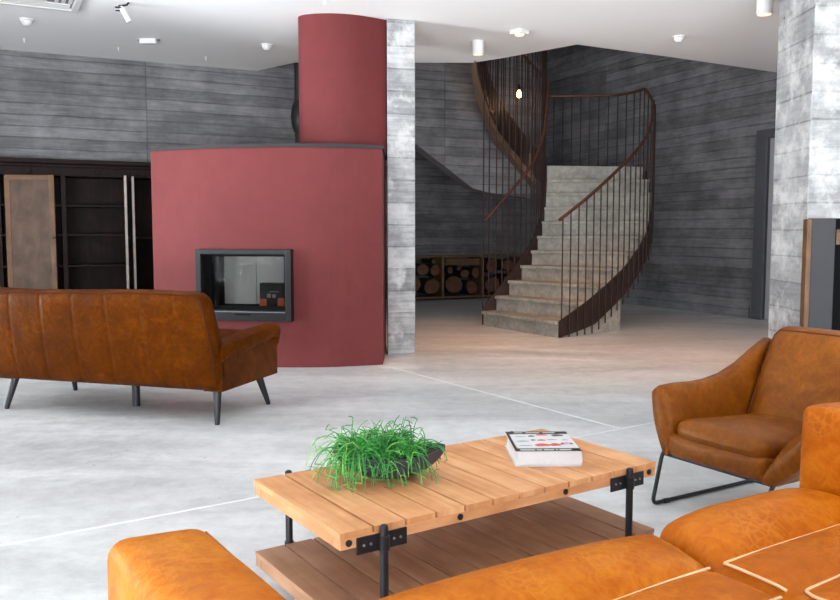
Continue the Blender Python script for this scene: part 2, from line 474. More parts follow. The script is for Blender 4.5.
# right wall with a door opening (y 10.98 .. 11.2 visible edge)
def RP(y, z): return (rwall(y), y, z)
dy0, dy1, dz = 10.05, 11.08, 2.44
wr = MB(); wr.extrude([RP(16.6, 0), RP(dy1, 0), RP(dy1, dz), RP(dy0, dz), RP(dy0, 0), RP(2.0, 0), RP(2.0, 6.3), RP(16.6, 6.3)], (.91*.25, .4144*.25, 0))
wr.build('wall_right', M['conc_dark'], kind='structure')
bs = MB(); bs.extrude([RP(16.2, 0), RP(11.3, 0), RP(11.3, .17), RP(16.2, .17)], (-.91*.02, -.4144*.02, 0)); bs.build('baseboard_right', M['conc_dark'], kind='structure')
tr = MB(); tr.extrude([RP(16.2, 4.09), RP(9.5, 3.62), RP(9.5, 3.66), RP(16.2, 4.13)], (-.91*.03, -.4144*.03, 0)); tr.build('trim_3', M['conc_dark'], kind='structure')
# door in the right wall
rdv = Vector((.4144, -.910, 0)); rnv = Vector((-.91, -.4144, 0))
d1 = MB()
for (a, b, z0, z1) in ((11.08, 11.24, 0, 2.56), (9.9, 10.05, 0, 2.56), (10.05, 11.08, 2.44, 2.56)):
    d1.extrude([RP(b, z0), RP(a, z0), RP(a, z1), RP(b, z1)], rnv*.05)
d1.extrude([RP(11.08, 0), RP(11.04, 0), RP(11.04, 2.44), RP(11.08, 2.44)], -rnv*.25)
dr = d1.build('door_1', M['frame_dark'], kind='structure')
d2 = MB(); d2.extrude([RP(11.03, .01), RP(10.06, .01), RP(10.06, 2.43), RP(11.03, 2.43)], rnv*.04)
o = d2.build('door_leaf', M['door_white'], dr)
hd = MB(); p = Vector(RP(10.2, 1.05))+rnv*.04
hd.tube([p, p+rnv*.05, p+rnv*.05-rdv*.12], .011, 8); hd.build('door_handle', M['grey_metal'], dr)
# rear and outer walls with tall windows (behind and beside the photographer)
def winwall(name, wname, a, b, spans, z0, z1, hgt, nrm, first):
    """wall from a to b with openings spans (in metres along it)"""
    a, b = Vector((*a, 0)), Vector((*b, 0)); d = (b-a); Ln = d.length; d.normalize(); n = Vector((*nrm, 0))
    mb = MB()
    def seg(s0, s1, za, zb):
        if s1-s0 < .01 or zb-za < .01: return
        p = a+d*s0; q = a+d*s1
        mb.extrude([p+Vector((0, 0, za)), q+Vector((0, 0, za)), q+Vector((0, 0, zb)), p+Vector((0, 0, zb))], -n*.2)
    x = 0
    for s0, s1 in spans:
        seg(x, s0, 0, hgt); seg(s0, s1, 0, z0); seg(s0, s1, z1, hgt); x = s1
    seg(x, Ln, 0, hgt)
    mb.build(name, M['wall_white'], kind='structure')
    for i, (s0, s1) in enumerate(spans):
        f = MB(); nm = 3
        rz = math.atan2(d.y, d.x)
        for j in range(nm+1):
            p = a+d*(s0+.03+(s1-s0-.06)*j/nm)-n*.1
            f.box((p.x, p.y, (z0+z1)/2), (.06, .08, z1-z0), rz)
        for z in (z0+.03, z1-.03, z0+(z1-z0)*.72):
            p = a+d*((s0+s1)/2)-n*.1
            f.box((p.x, p.y, z), (s1-s0, .08, .06), rz)
        w = f.build('window_%d' % (first+i), M['win_frame'], kind='structure')
        g = MB(); p = a+d*((s0+s1)/2)-n*.1
        g.box((p.x, p.y, (z0+z1)/2), (s1-s0-.04, .012, z1-z0-.04), rz)
        g.build('pane', M['glass'], w)
winwall('wall_rear', 'w', (-9.2, -2.0), (9.6, -2.0), [(4.4, 8.4), (9.2, 13.2), (14.2, 17.4)], .05, 2.95, 3.3, (0, 1), 1)
winwall('wall_west', 'w', (-5.6, 8.4), (-5.6, -2.0), [(1.2, 5.3), (6.0, 9.8)], .05, 2.95, 3.3, (1, 0), 4)
we = MB(); we.b2(9.0, 9.2, -4.2, 3.4, 0, 3.3); we.build('wall_east', M['wall_white'], kind='structure')
# upper storey enclosure over the slab, closed, with an added fill lamp under its roof
wu = MB(); wu.b2(-9.2, 9.6, 5.0, 5.2, ZC+.34, 6.3); wu.build('wall_upper', M['wall_white'], kind='structure')

# ================================================================== FIREPLACE
FP = crom([(-2.409, 7.385), (-1.945, 7.205), (-1.50, 7.09), (-1.095, 7.045), (-.72, 7.075), (-.329, 7.198)], 6)
fz = 1.897
iz0, iz1 = .412, 1.018
fire = thing('fireplace', 'curved red plaster fireplace with glazed stove and red chimney beside the narrow concrete column', 'fireplace', (-1.4, 7.6, 0))
off = Vector((1.4, -7.6, 0))
def sh(p, z=None): return (p[0]+1.4, p[1]-7.6, z) if z is not None else (p[0]+1.4, p[1]-7.6)
fb = MB()
ia, ib = 6, 18                                             # insert spans these curve points
for i in range(len(FP)-1):
    a, b = FP[i], FP[i+1]
    bands = [(0, iz0), (iz1, fz)] if ia <= i < ib else [(0, fz)]
    for z0, z1 in bands:
        fb.faces([sh(a, z0), sh(b, z0), sh(b, z1), sh(a, z1)], [(0, 1, 2, 3)], smooth=True)
BK = [(-.345, 8.25), (-.6, 8.6), (-2.2, 8.6), (-2.55, 8.2)]
ring = [FP[-1]]+BK+[FP[0]]
for a, b in zip(ring, ring[1:]): fb.faces([sh(a, 0), sh(b, 0), sh(b, fz), sh(a, fz)], [(0, 1, 2, 3)])
fb.faces([sh(p, fz) for p in FP+BK], [tuple(range(len(FP)+4))])
fb.build('wall_body', M['red'], fire, weld=True)
cp = MB(); capf = [(p[0], p[1]-.018) for p in FP]; capf[-1] = (-.315, 7.185)
cp.prism([sh(p) for p in capf+[(-.33, 8.25), (-.6, 8.6), (-2.2, 8.6), (-2.56, 8.2)]], fz, fz+.03); cp.build('mantel_cap', M['cap'], fire, label='thin dark cap along the top of the red wall')
CH = crom([(-1.12, 8.2), (-1.14, 7.86), (-1.105, 7.715), (-.98, 7.65), (-.80, 7.632), (-.62, 7.672), (-.46, 7.76), (-.318, 7.866)], 6)+[(-.33, 8.3)]
chm = MB(); n = len(CH); zz = (fz+.03, ZC)
for a, b in zip(CH, CH[1:]+CH[:1]): chm.faces([sh(a, zz[0]), sh(b, zz[0]), sh(b, zz[1]), sh(a, zz[1])], [(0, 1, 2, 3)], smooth=True)
chm.build('chimney', M['red'], fire, weld=True)
# stove insert
sa = math.atan2(7.045-7.205, -1.095+1.945)
scx, scy = -1.52, 7.125
stove = MB()
def SP(x, y, z):   # local stove coordinates: x along the front, y into the wall
    c_, s_ = math.cos(sa), math.sin(sa)
    return (scx+x*c_-y*s_+1.4, scy+x*s_+y*c_-7.6, z)
W2 = .437
def sbox(mb, x0, x1, y0, y1, z0, z1, **k):
    mb.hexa([SP(x0, y0, z0), SP(x1, y0, z0), SP(x1, y1, z0), SP(x0, y1, z0), SP(x0, y0, z1), SP(x1, y0, z1), SP(x1, y1, z1), SP(x0, y1, z1)], **k)
fr = MB()
for a in ((-W2, -W2+.05, -.075, .05, iz0-.005, iz1+.01), (W2-.05, W2, -.075, .05, iz0-.005, iz1+.01), (-W2+.05, W2-.05, -.075, .05, iz1-.035, iz1+.01), (-W2+.05, W2-.05, -.075, .05, iz0-.005, iz0+.085)): sbox(fr, *a)
frm = fr.build('stove_frame', M['stove_metal'], fire, bevel=.004, label='dark grey steel stove surround')
lp_ = MB(); sbox(lp_, -.29, .385, -.083, -.075, iz0+.07, iz0+.078); lp_.build('frame_lip', M['grey_metal'], frm)
sl = MB(); sbox(sl, -.07, .07, -.078, -.0745, iz0+.045, iz0+.056); sl.build('air_slot', M['void'], frm)
inn = MB()   # dark recessed door frame
for a in ((-W2+.05, -W2+.11, 0, .06, iz0+.085, iz1-.035), (-W2+.11, -W2+.165, .045, .06, iz0+.085, iz1-.035), (W2-.085, W2-.05, 0, .06, iz0+.085, iz1-.035), (-W2+.11, W2-.085, .02, .06, iz0+.085, iz0+.115), (-W2+.11, W2-.085, .02, .06, iz1-.055, iz1-.035)): sbox(inn, *a)
dk = inn.build('stove_door', M['void'], fire, label='black stove door rim')
pn = MB(); sbox(pn, -W2+.11, W2-.085, .035, .039, iz0+.11, iz1-.05); pn.build('pane', M['stove_glass'], dk)
cav = MB()
sbox(cav, -W2+.02, W2-.02, .06, .07, iz0+.0, iz0+.085); 
sbox(cav, -W2+.02, W2-.02, .06, .46, iz0+.085, iz0+.10)          # hearth plate
sbox(cav, -W2+.02, W2-.02, .06, .46, iz1-.05, iz1-.03)
sbox(cav, -W2+.02, -W2+.05, .06, .46, iz0+.1, iz1-.05); sbox(cav, W2-.05, W2-.02, .06, .46, iz0+.1, iz1-.05)
cv = cav.build('firebox', M['void'], fire)
lb = MB(); sbox(lb, -W2+.05, -.075, .42, .46, iz0+.10, iz1-.05); sbox(lb, -.068, W2-.05, .42, .46, iz0+.10, iz1-.05)
lb.build('fireboard_lining', M['firebrick'], cv)
bxo = thing('reflection_box', 'small added black and orange box in the glazed stove, standing in for a reflection', 'box', (SP(.20, .16, 0)[0]-1.4, SP(.20, .16, 0)[1]+7.6, iz0+.10), sa)  # added box shape in place of a reflection in the stove glass
q = MB(); q.b2(-.12, .12, -.05, .05, 0, .215); q.build('box_body', M['box_black'], bxo, bevel=.003)
for x0, x1, h_ in ((-.121, -.055, .075), (.05, .121, .085)):
    q = MB(); q.b2(x0, x1, -.054, .04, .0, h_); q.build('orange_panel', M['box_orange'], bxo, label='orange lower corner panel')
q = MB(); q.b2(-.05, -.015, -.0525, -.05, .085, .12); q.b2(.0, .03, -.0525, -.05, .085, .115); q.b2(-.03, .06, -.0525, -.05, .135, .142); q.build('pale_mark', M['ink_grey'], bxo)

fpt = thing('flue_pipe', 'dark pipe with a swollen collar rising behind the red chimney', 'pipe', (-1.44, 9.86, 0))
pf = MB(); pf.lathe([(.05, 0), (.05, 6.3)], (0, 0, 0), 18); pf.build('pipe', M['black_metal'], fpt)
pk = MB(); pk.lathe([(.051, 2.36), (.085, 2.44), (.10, 2.55), (.085, 2.66), (.051, 2.74)], (0, 0, 0), 18); pk.build('collar', M['black_metal'], fpt)

# ================================================================== COLUMNS
c1 = MB(); cxa, cxb = -.309, -.047
c1.prism([(cxa, 7.80), (cxb, 7.885), (cxb-.02, 8.25), (cxa-.02, 8.18)], 0, ZC)
tag(c1.build('concrete_column', M['conc_col'], bevel=.008), 'slim board-marked concrete column beside the red fireplace', 'column')
c2 = MB(); c2.prism([(2.83, 6.0), (4.0, 6.0), (4.0, 6.62), (2.835, 6.62)], 0, ZC)
tag(c2.build('concrete_column', M['conc_pale'], bevel=.012), 'thick whitewashed concrete column behind the armchair at the right edge', 'column')
# dark cabinet at the right edge
cb = thing('wall_panel', 'anthracite panel with a rough timber edge fixed to the thick pale column', 'panel', (2.800, 5.93, 0))
q = MB(); q.b2(.036, .60, .012, .068, 0, 1.27); q.build('body', M['void'], cb)
q = MB(); q.b2(.036, .205, 0, .012, 0, 1.27); q.build('front_board', M['panel_grey'], cb, label='plain dark grey board')
q = MB(); q.b2(0, .036, 0, .068, 0, 1.265, along=(0, 0, 1)); q.build('timber_edge', M['door_frame_wood'], cb, bevel=.004, label='rough brown timber edge')
q = MB(); q.b2(.215, .6, .004, .012, 1.08, 1.19, along=(1, 0, 0)); q.build('timber_strip', M['door_frame_wood'], cb)

# ================================================================== BOOKCASE on the left wall
bc = thing('bookcase', 'long dark wooden bookcase with open doors against the left concrete wall', 'bookcase', (-4.42, 8.69, 0), math.atan2(AX[1], AX[0]))
X0, X1 = -.78, 1.98; HB = 1.965; DP = .40
q = MB(); q.b2(X0-.04, X1+.04, -.05, DP, HB-.05, HB, along=(1, 0, 0)); q.b2(X0-.02, X1+.02, -.03, DP, HB-.085, HB-.05, along=(1, 0, 0)); q.build('cornice', M['dark_wood'], bc, bevel=.012)
q = MB(); q.b2(X0, X1, .0, DP, HB-.175, HB-.085, along=(1, 0, 0))
for i in range(66):
    x = X0+.03+i*.0412
    q.b2(x, x+.022, -.012, 0, HB-.165, HB-.095, along=(0, 0, 1))
fz_ = q.build('frieze', M['dark_wood'], bc, label='reeded frieze under the cornice')
q = MB()
for x in (.27, .95, 1.62):
    q = MB(); q.lathe([(.0, 0), (.03, .004), (.034, .012), (.02, .02)], (x, -.006, HB-.13), 12, Matrix.Rotation(R(90), 3, 'X')); q.build('rosette', M['dark_wood'], fz_)
q = MB(); q.b2(X0, X1, DP-.02, DP, .1, HB-.175, along=(0, 0, 1)); q.build('back_panel', M['dark_wood'], bc)
q = MB(); q.b2(X0, X1, .01, DP, .0, .10, along=(1, 0, 0)); q.build('plinth', M['dark_wood'], bc)
for x in (X0, -.06, .575, 1.245, X1-.05):
    q = MB(); q.b2(x, x+.05, .0, DP-.02, .1, HB-.175, along=(0, 0, 1)); q.build('upright', M['dark_wood'], bc, bevel=.003)
for (a, b) in ((-.73, -.06), (-.01, .575), (.625, 1.245), (1.295, 1.93)):
    for z in ((.48, .81, 1.15, 1.47) if a < 1.2 else (.42, 1.12)):
        q = MB(); q.b2(a, b, .02, DP-.02, z-.012, z+.012, along=(1, 0, 0)); q.build('shelf', M['dark_wood'], bc, bevel=.002)
def cdoor(hx, ang, w, flip, mats, paneled=True):
    """door hinged at x=hx on the front, opened by ang"""
    mt = Matrix.Translation((hx, 0, 0)) @ Matrix.Rotation(ang, 4, 'Z')
    z0, z1 = .11, HB-.18; t = .026; s = .055
    f = MB(); x0, x1 = (0, w) if not flip else (-w, 0)
    for (a, b, c, d) in ((x0, x0+s, z0, z1), (x1-s, x1, z0, z1)): f.b2(a, b, -t, 0, c, d, along=(0, 0, 1))
    for (c, d) in ((z0, z0+s+.02), (z1-s, z1)): f.b2(x0+s, x1-s, -t, 0, c, d, along=(1, 0, 0))
    o = f.build('door', mats[0], bc, bevel=.003); o.matrix_local = mt
    g = MB(); g.b2(x0+s, x1-s, -t+.008, -.006, z0+s, z1-s, along=(0, 0, 1)); g.build('door_panel', mats[1], o)
    k = MB(); kx = x1-.012 if not flip else x0+.012
    k.lathe([(.006, 0), (.012, .012), (.0, .018)], (kx, -t, 1.12), 10, Matrix.Rotation(R(90), 3, 'X')); k.build('keyhole_knob', M['black_metal'], o)
    return o
cdoor(.035, R(-17), .50, False, (M['door_frame_wood'], M['door_panel']))
cdoor(-.75, R(-4), .60, False, (M['door_frame_wood'], M['door_panel']))
d_ = cdoor(1.222, R(85.5), .40, True, (M['pale_edge'], M['dark_wood']))
d_ = cdoor(1.300, R(85.5), .30, True, (M['pale_edge'], M['dark_wood']))

# ================================================================== STAIRCASE
RISE = .19
stair = thing('spiral_staircase', 'curving concrete staircase with rusty steel stringers and railings at the back of the hall', 'staircase', (1.6, 10.4, 0))
def T(p, z=None):
    return (p[0]-1.6, p[1]-10.4, p[2] if z is None else z)
OC = crom([(1.546, 9.088), (1.98, 9.42), (2.442, 9.87), (2.80, 10.30), (3.00, 10.70), (3.09, 11.05), (3.075, 11.4), (2.98, 11.72), (2.72, 11.93), (2.3, 11.99), (1.83, 12.03)], 14)
OS = arclen(OC)
oarc = [0, .33, .65, .98, 1.31, 1.62, 1.91, 2.15, 2.38, 2.65, 2.9]
oz = [RISE*(i+1) for i in range(11)]
def ozs(s): return interp(oarc, oz, s)
IN = {1: (.81, 10.37), 2: (.98, 10.42), 3: (1.15, 10.5), 4: (1.32, 10.6), 5: (1.465, 10.7), 6: (1.55, 10.78), 7: (1.62, 10.87), 8: (1.66, 10.95), 9: (1.69, 11.03), 10: (1.71, 11.12), 11: (1.72, 11.22),
      12: (1.62, 11.46), 13: (1.45, 11.50), 14: (1.27, 11.38), 15: (1.07, 11.1), 16: (.925, 10.78), 17: (.80, 10.4), 18: (.70, 10.0), 19: (.635, 9.62)}
IK = [(*IN[k], RISE*k) for k in range(1, 20)]
IC = crom(IK, 10)                                           # index 10*(k-1)
def icpt(k): 
    x = (k-1)*10; i = int(math.floor(x)); u = x-i
    if i >= len(IC)-1: return IC[-1]
    return tuple(a+(b-a)*u for a, b in zip(IC[i], IC[i+1]))
for k in range(1, 11):                                      # lower flight
    i0, i1 = IN[k], IN[k+1]; o0 = at(OC, OS, oarc[k-1])[:2]; o1 = at(OC, OS, oarc[k])[:2]; om = at(OC, OS, (oarc[k-1]+oarc[k])/2)[:2]
    z = RISE*k; st = MB()
    v = Vector((i1[0]-i0[0]+o1[0]-o0[0], i1[1]-i0[1]+o1[1]-o0[1], 0)).normalized()*.034
    if k <= 3: b0 = b1 = 0
    else: b0, b1 = z-.42, z-.22
    # body
    P4 = [i0, o0, o1, i1]
    st.hexa([T(i0, b0), T(o0, b0), T(o1, b1), T(i1, b1), T(i0, z-.04), T(o0, z-.04), T(o1, z-.04), T(i1, z-.04)])
    if k == 4:
        oe = at(OC, OS, 1.17)[:2]; ie = ((i0[0]+i1[0])/2, (i0[1]+i1[1])/2)
        c4 = lambda p: (p[0]+v.x*.5, p[1]+v.y*.5)
        st.hexa([T(c4(i0), 0), T(c4(o0), 0), T(oe, 0), T(ie, 0), T(c4(i0), z-.06), T(c4(o0), z-.06), T(oe, z-.06), T(ie, z-.06)])
    bd = st.build('step', M['stairc'], stair)
    td = MB()   # tread slab with a nosing
    q = [(i0[0]-v.x, i0[1]-v.y), (o0[0]-v.x, o0[1]-v.y), om, o1, i1]
    td.prism([T(p, 0)[:2] for p in q], z-.04, z)
    td.build('tread', M['stairc'], bd, bevel=.006)
ld = MB()
lpoly = [IN[11]]+[at(OC, OS, s)[:2] for s in (2.9, 3.1, 3.3, 3.5, 3.7, 3.9, 4.1, 4.4, 4.7)]+[(1.84, 12.0), (1.66, 11.8), IN[12]]
ld.prism([T(p, 0)[:2] for p in lpoly], RISE*11-.2, RISE*11); ld.build('landing', M['stairc'], stair)
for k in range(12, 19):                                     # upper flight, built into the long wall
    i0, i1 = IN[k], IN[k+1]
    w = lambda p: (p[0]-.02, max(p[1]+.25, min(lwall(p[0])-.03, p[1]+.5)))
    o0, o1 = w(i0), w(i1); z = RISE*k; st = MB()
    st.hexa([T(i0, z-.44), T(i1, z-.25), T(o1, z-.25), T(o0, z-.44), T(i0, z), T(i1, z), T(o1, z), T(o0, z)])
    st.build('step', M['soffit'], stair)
def plate(name, pts, lo, hi, th, nsign, mat):
    """vertical curved steel plate following pts; lo/hi heights per point"""
    secs = []
    for i, p in enumerate(pts):
        a = pts[max(0, i-1)]; b = pts[min(len(pts)-1, i+1)]
        d = Vector((b[0]-a[0], b[1]-a[1])).normalized(); n = Vector((d.y, -d.x))*nsign
        q = (p[0]+n.x*.004, p[1]+n.y*.004); r_ = (p[0]+n.x*th, p[1]+n.y*th)
        secs.append([T(q, lo[i]), T(r_, lo[i]), T(r_, hi[i]), T(q, hi[i])])
    m = MB(); m.loft(secs); return m.build(name, mat, stair)
sp = [at(OC, OS, s) for s in [i*.1 for i in range(int(OS[-1]/.1)+1)]]
ss = [i*.1 for i in range(len(sp))]
hi = [ozs(s)-interp([0, .8, 2.4, 2.9, 3.2], [.0, -.0, 0, 0, 0], s)-interp([0, .6, 1.2, 2.6, 3.0], [.0, .08, .14, .12, -.03], s) for s in ss]
lo = [max(.004, ozs(s)-interp([0, .6, 1.2, 2.6, 3.0], [.19, .42, .47, .42, .25], s)) for s in ss]
plate('outer_stringer', sp, lo, hi, .022, 1, M['rust'])
# inner stringer
ki = [1+i*.2 for i in range(int(18/.2)+1)]
ip = [icpt(k) for k in ki]
plate('inner_stringer', ip, [max(.004, p[2]-interp([1, 2, 10, 12, 19], [.19, .26, .3, .34, .34], k)) for p, k in zip(ip, ki)], [p[2]+interp([1, 5, 11, 12, 19], [.04, .12, .12, .06, .06], k) for p, k in zip(ip, ki)], .02, -1, M['rust'])
# outer railing
rp = [(*at(OC, OS, s)[:2], 0) for s in ss]
def railz(s): return ozs(s)+interp([0, 2.4, 2.9], [1.127, 1.11, 1.06], s)
hr = MB(); hp = []
s = 0
while s < OS[-1]: 
    p = at(OC, OS, s); hp.append(T(p, railz(s))); s += .06
hr.tube(hp, .02, 8); rail = hr.build('outer_handrail', M['rust_rail'], stair, label='rusty handrail along the outside of the curve')
s = .02
while s < OS[-1]:
    p = at(OC, OS, s); a = at(OC, OS, s-.03); b = at(OC, OS, s+.03)
    d = Vector((b[0]-a[0], b[1]-a[1])).normalized(); n = Vector((d.y, -d.x))*.030
    p = (p[0]+n.x, p[1]+n.y)
    zb = max(.004, ozs(s)-interp([0, .6, 1.2, 2.6, 3.0], [.19, .52, .56, .5, .2], s))
    m = MB(); m.tube([T(p, zb), T(p, railz(s))], .0085, 6); m.build('baluster', M['rust'], rail)
    s += .128
# inner rods and handrail
hr = MB(); hr.tube([T((p[0]-.0, p[1], 0), p[2]+1.13) for p in (icpt(1+i*.25) for i in range(73))], .02, 8)
irail = hr.build('inner_handrail', M['rust_rail'], stair, label='rusty handrail winding round the stairwell')
k = 1.0
while k < 18.9:
    p = icpt(k); a = icpt(max(1, k-.1)); b = icpt(min(19, k+.1))
    d = Vector((b[0]-a[0], b[1]-a[1])).normalized(); n = Vector((-d.y, d.x))*.03
    q = (p[0]+n.x, p[1]+n.y); m = MB()
    if k < 11: m.tube([T(q, .004 if k == 1 else max(.004, p[2]-.28)), T(q, 4.6)], .0095, 6)
    else: m.tube([T(q, p[2]-.3), T(q, p[2]+1.13)], .0085, 6)
    m.build('baluster', M['rust'], irail); k += .5 if k < 11 else .34
# pendant bulb in the stairwell
pd = thing('pendant_lamp', 'bare glowing filament bulb hanging in the stairwell', 'lamp', (1.33, 11.15, 0))
q = MB(); q.tube([(0, 0, 3.16), (0, 0, 6.3)], .004, 6); q.build('cord', M['black_metal'], pd)
q = MB(); q.lathe([(.012, 3.085), (.02, 3.09), (.02, 3.15), (.008, 3.165)], (0, 0, 0), 14); q.build('socket', M['black_metal'], pd)
q = MB(); q.lathe([(.002, 2.985), (.022, 2.992), (.036, 3.012), (.038, 3.034), (.028, 3.06), (.014, 3.087)], (0, 0, 0), 18); q.build('bulb', M['bulb'], pd)

# ================================================================== FIREWOOD RACK AND LOGS
ra = math.atan2(AX[1], AX[0]); RO = (-.07, 14.234)
def RK(s, d): return (RO[0]+AX[0]*s+AY[0]*d, RO[1]+AX[1]*s+AY[1]*d)
rk = thing('firewood_rack', 'low timber firewood rack against the back wall behind the stairs', 'rack', (*RO, 0), ra)
q = MB(); q.b2(-.32, 2.16, 0, .5, .03, .06, along=(1, 0, 0)); q.build('bottom_board', M['rack'], rk)
q = MB(); q.b2(-.34, 2.18, -.01, .5, .76, .785, along=(1, 0, 0)); q.build('top_board', M['rack'], rk)
q = MB(); q.b2(-.32, 2.16, .05, .45, .0, .03); q.build('skid', M['black_metal'], rk)
for sx in (-.32, .50, 1.31, 2.12):
    q = MB(); q.b2(sx, sx+.045, -.005, .5, .06, .76, along=(0, 0, 1)); q.build('divider', M['rack'], rk, bevel=.003)
random.seed(21)
GL = 'split firewood log stacked end-on in the low rack'
def log(s, z, r_, sq=1.0):
    ph = random.random()*6; nn = 11; secs = []; r_ *= .85
    prof = [r_*(1+.09*math.sin(2*2*PI*j/nn+ph)+random.uniform(-.05, .05)) for j in range(nn)]
    dd = [random.uniform(0, .03), .46]
    lg = MB(); secs = []
    for y in (0, .02, .25, .44):
        secs.append([(p*(.97 if y == 0 else 1)*math.cos(2*PI*j/nn), dd[0]+y, p*sq*math.sin(2*PI*j/nn)) for j, p in enumerate(prof)])
    lg.loft(secs)
    for f in lg.bm.faces:
        if len(f.verts) == nn: f.smooth = False
    t = thing('firewood_log', GL, 'log', (*RK(s, .0), z), ra, 'logs in the firewood rack')
    lg.build('bark', M['bark'], t)
    cf = MB(); cf.faces([(p*.93*math.cos(2*PI*j/nn), dd[0]-.006, p*.93*sq*math.sin(2*PI*j/nn)) for j, p in enumerate(prof)]+[(p*.93*math.cos(2*PI*j/nn), dd[0]+.004, p*.93*sq*math.sin(2*PI*j/nn)) for j, p in enumerate(prof)], [tuple(range(nn-1, -1, -1))]+[(j, (j+1) % nn, nn+(j+1) % nn, nn+j) for j in range(nn)])
    cf.build('cut_face', M['cut'], t)
for base, rows in ((-.27, [(.19, .275, .205), (.58, .245, .175), (.14, .60, .135), (.40, .545, .13), (.645, .53, .115), (.62, .685, .05)]),
                   (.55, [(.21, .27, .20), (.55, .21, .14), (.42, .46, .10), (.63, .47, .10), (.13, .525, .075), (.30, .565, .055)]),
                   (1.36, [(.17, .25, .18), (.53, .26, .185), (.17, .60, .15), (.50, .60, .14)])):
    for x, z, r_ in rows: log(base+x, z, r_)
for i, (z, w) in enumerate(((.632, .70), (.672, .66), (.712, .68))):
    bd = MB(); bd.b2(-w/2, w/2, 0, .3, -.018, .018, along=(1, 0, 0))
    o = bd.build('sawn_board', M['rack'], bevel=.003); o.location = (*RK(.93, .01), z); o.rotation_euler = (0, 0, ra)
    tag(o, ['sawn board lying on the logs in the middle rack bay, lowest of three', 'sawn board in the middle rack bay, between two others', 'topmost sawn board under the lid of the middle rack bay'][i], 'board', 'sawn boards in the firewood rack')

# ================================================================== BROWN LEATHER SOFA (seen from behind)
bsf = thing('leather_sofa', 'dark brown leather sofa seen from behind, facing the red fireplace', 'sofa', (-1.2, 4.845, 0), R(-17.2))
LEN, DEP = 1.70, .72
q = MB()
def seatbase(v): return (v.x-LEN/2, v.y+DEP/2, v.z+.305)
q.cushion((LEN-.16, DEP-.04, .19), .03, (12, 6, 3), (0, 0, .01), seatbase); q.build('seat_frame', M['brown'], bsf)
seams = [-.22, -.47, -.72, -.97, -1.22, -1.47]
def bf(v):
    x = v.x; t = (v.z+.305)/.61                      # 0 bottom .. 1 top
    y = v.y
    gro = sum(math.exp(-((x+LEN/2*0-(sx+LEN/2))/.010)**2) for sx in seams)
    if v.y < 0:
        bul = .012*math.cos((x+LEN/2)/.25*PI*2)
        y += .0035*gro - .002
    lean = -.02-.115*max(0, t)**1.1
    taper = 1-.085*max(0, t-.30)**1.3
    zz_ = .205+.61*t
    zz_ += .006*math.sin(x*4)*t
    return (x*taper-LEN/2, y*(1-.15*t)+.085+lean, zz_)
q = MB(); q.cushion((LEN, .17, .61), .07, (150, 3, 14), (0, .015, .0), bf); bk = q.build('backrest', M['brown'], bsf)
# piping that follows the rounded top edge of the back
def bsurf(x, t, yy): return bf(Vector((x, yy, -.305+.61*t)))
q = MB(); e_ = LEN/2-.0195; yc = -.0655
pts = [bsurf(-e_, t, yc) for t in (.1, .3, .5, .7, .85)]+[bsurf(-e_+.012, .935, yc+.002)]+[bsurf(-e_+.045+(2*e_-.09)*i/24, .967, yc) for i in range(25)]+[bsurf(e_-.012, .935, yc+.002)]+[bsurf(e_, t, yc) for t in (.85, .7, .5, .3, .1)]
q.tube(pts, .005, 6); q.build('piping', M['brown_seam'], bk)
def arm_loft(mb, x_in, x_out, ys, ztop, zbot, roll):
    """arm with a side panel and a rolled, overhanging top; sections along y"""
    secs = []
    sg = 1 if x_out > x_in else -1
    for y, zt, sc in zip(ys, ztop, roll):
        w = abs(x_out-x_in)
        pr = [(0, zbot), (w, zbot), (w, zt-.10), (w+.028*sc, zt-.088), (w+.034*sc, zt-.045), (w+.020*sc, zt-.012), (w*.6, zt+.004), (w*.25, zt-.002), (-.012, zt-.03), (-.014, zt-.07), (0, zt-.10)]
        secs.append([(x_in+sg*a, y, z) for a, z in pr])
    mb.loft(secs)
for sg in (1, -1):
    q = MB()
    xi, xo = (-.125, 0.0) if sg == 1 else (-LEN+.125, -LEN)
    arm_loft(q, xi, xo, [.02, .05, .2, .4, .6, .70, .735, .745], [.485, .50, .515, .53, .548, .556, .55, .50], .205, [.4, .7, 1, 1, 1, 1, 1, .5])
    q.build('arm', M['brown'], bsf)
for i in range(3):
    q = MB(); w = (LEN-.27)/3
    q.cushion((w-.006, .56, .13), .045, (8, 8, 2), (0, .01, .02), lambda v, i=i: (v.x-.135-w*(i+.5), v.y+.45, v.z+.435)); q.build('seat_cushion', M['brown'], bsf)
    q = MB()
    q.cushion((w-.006, .13, .34), .05, (8, 2, 6), (0, .03, .0), lambda v, i=i: (v.x-.135-w*(i+.5), v.y+.17-.13*(v.z+.17)/.34, v.z+.62)); q.build('back_cushion', M['brown'], bsf)
for (a, b) in (((-.06, .07), (-.045, .035)), ((-1.58, .07), (-1.625, .03)), ((-.07, .60), (-.035, .67)), ((-1.60, .62), (-1.64, .70)), ((-.86, .36), (-.86, .36))):
    q = MB(); q.tube([(b[0], b[1], 0), (b[0], b[1], .012), (a[0], a[1], .215)], [.015, .016, .027] if a != b else [.026, .026, .028], 12); q.build('leg', M['black_metal'], bsf)

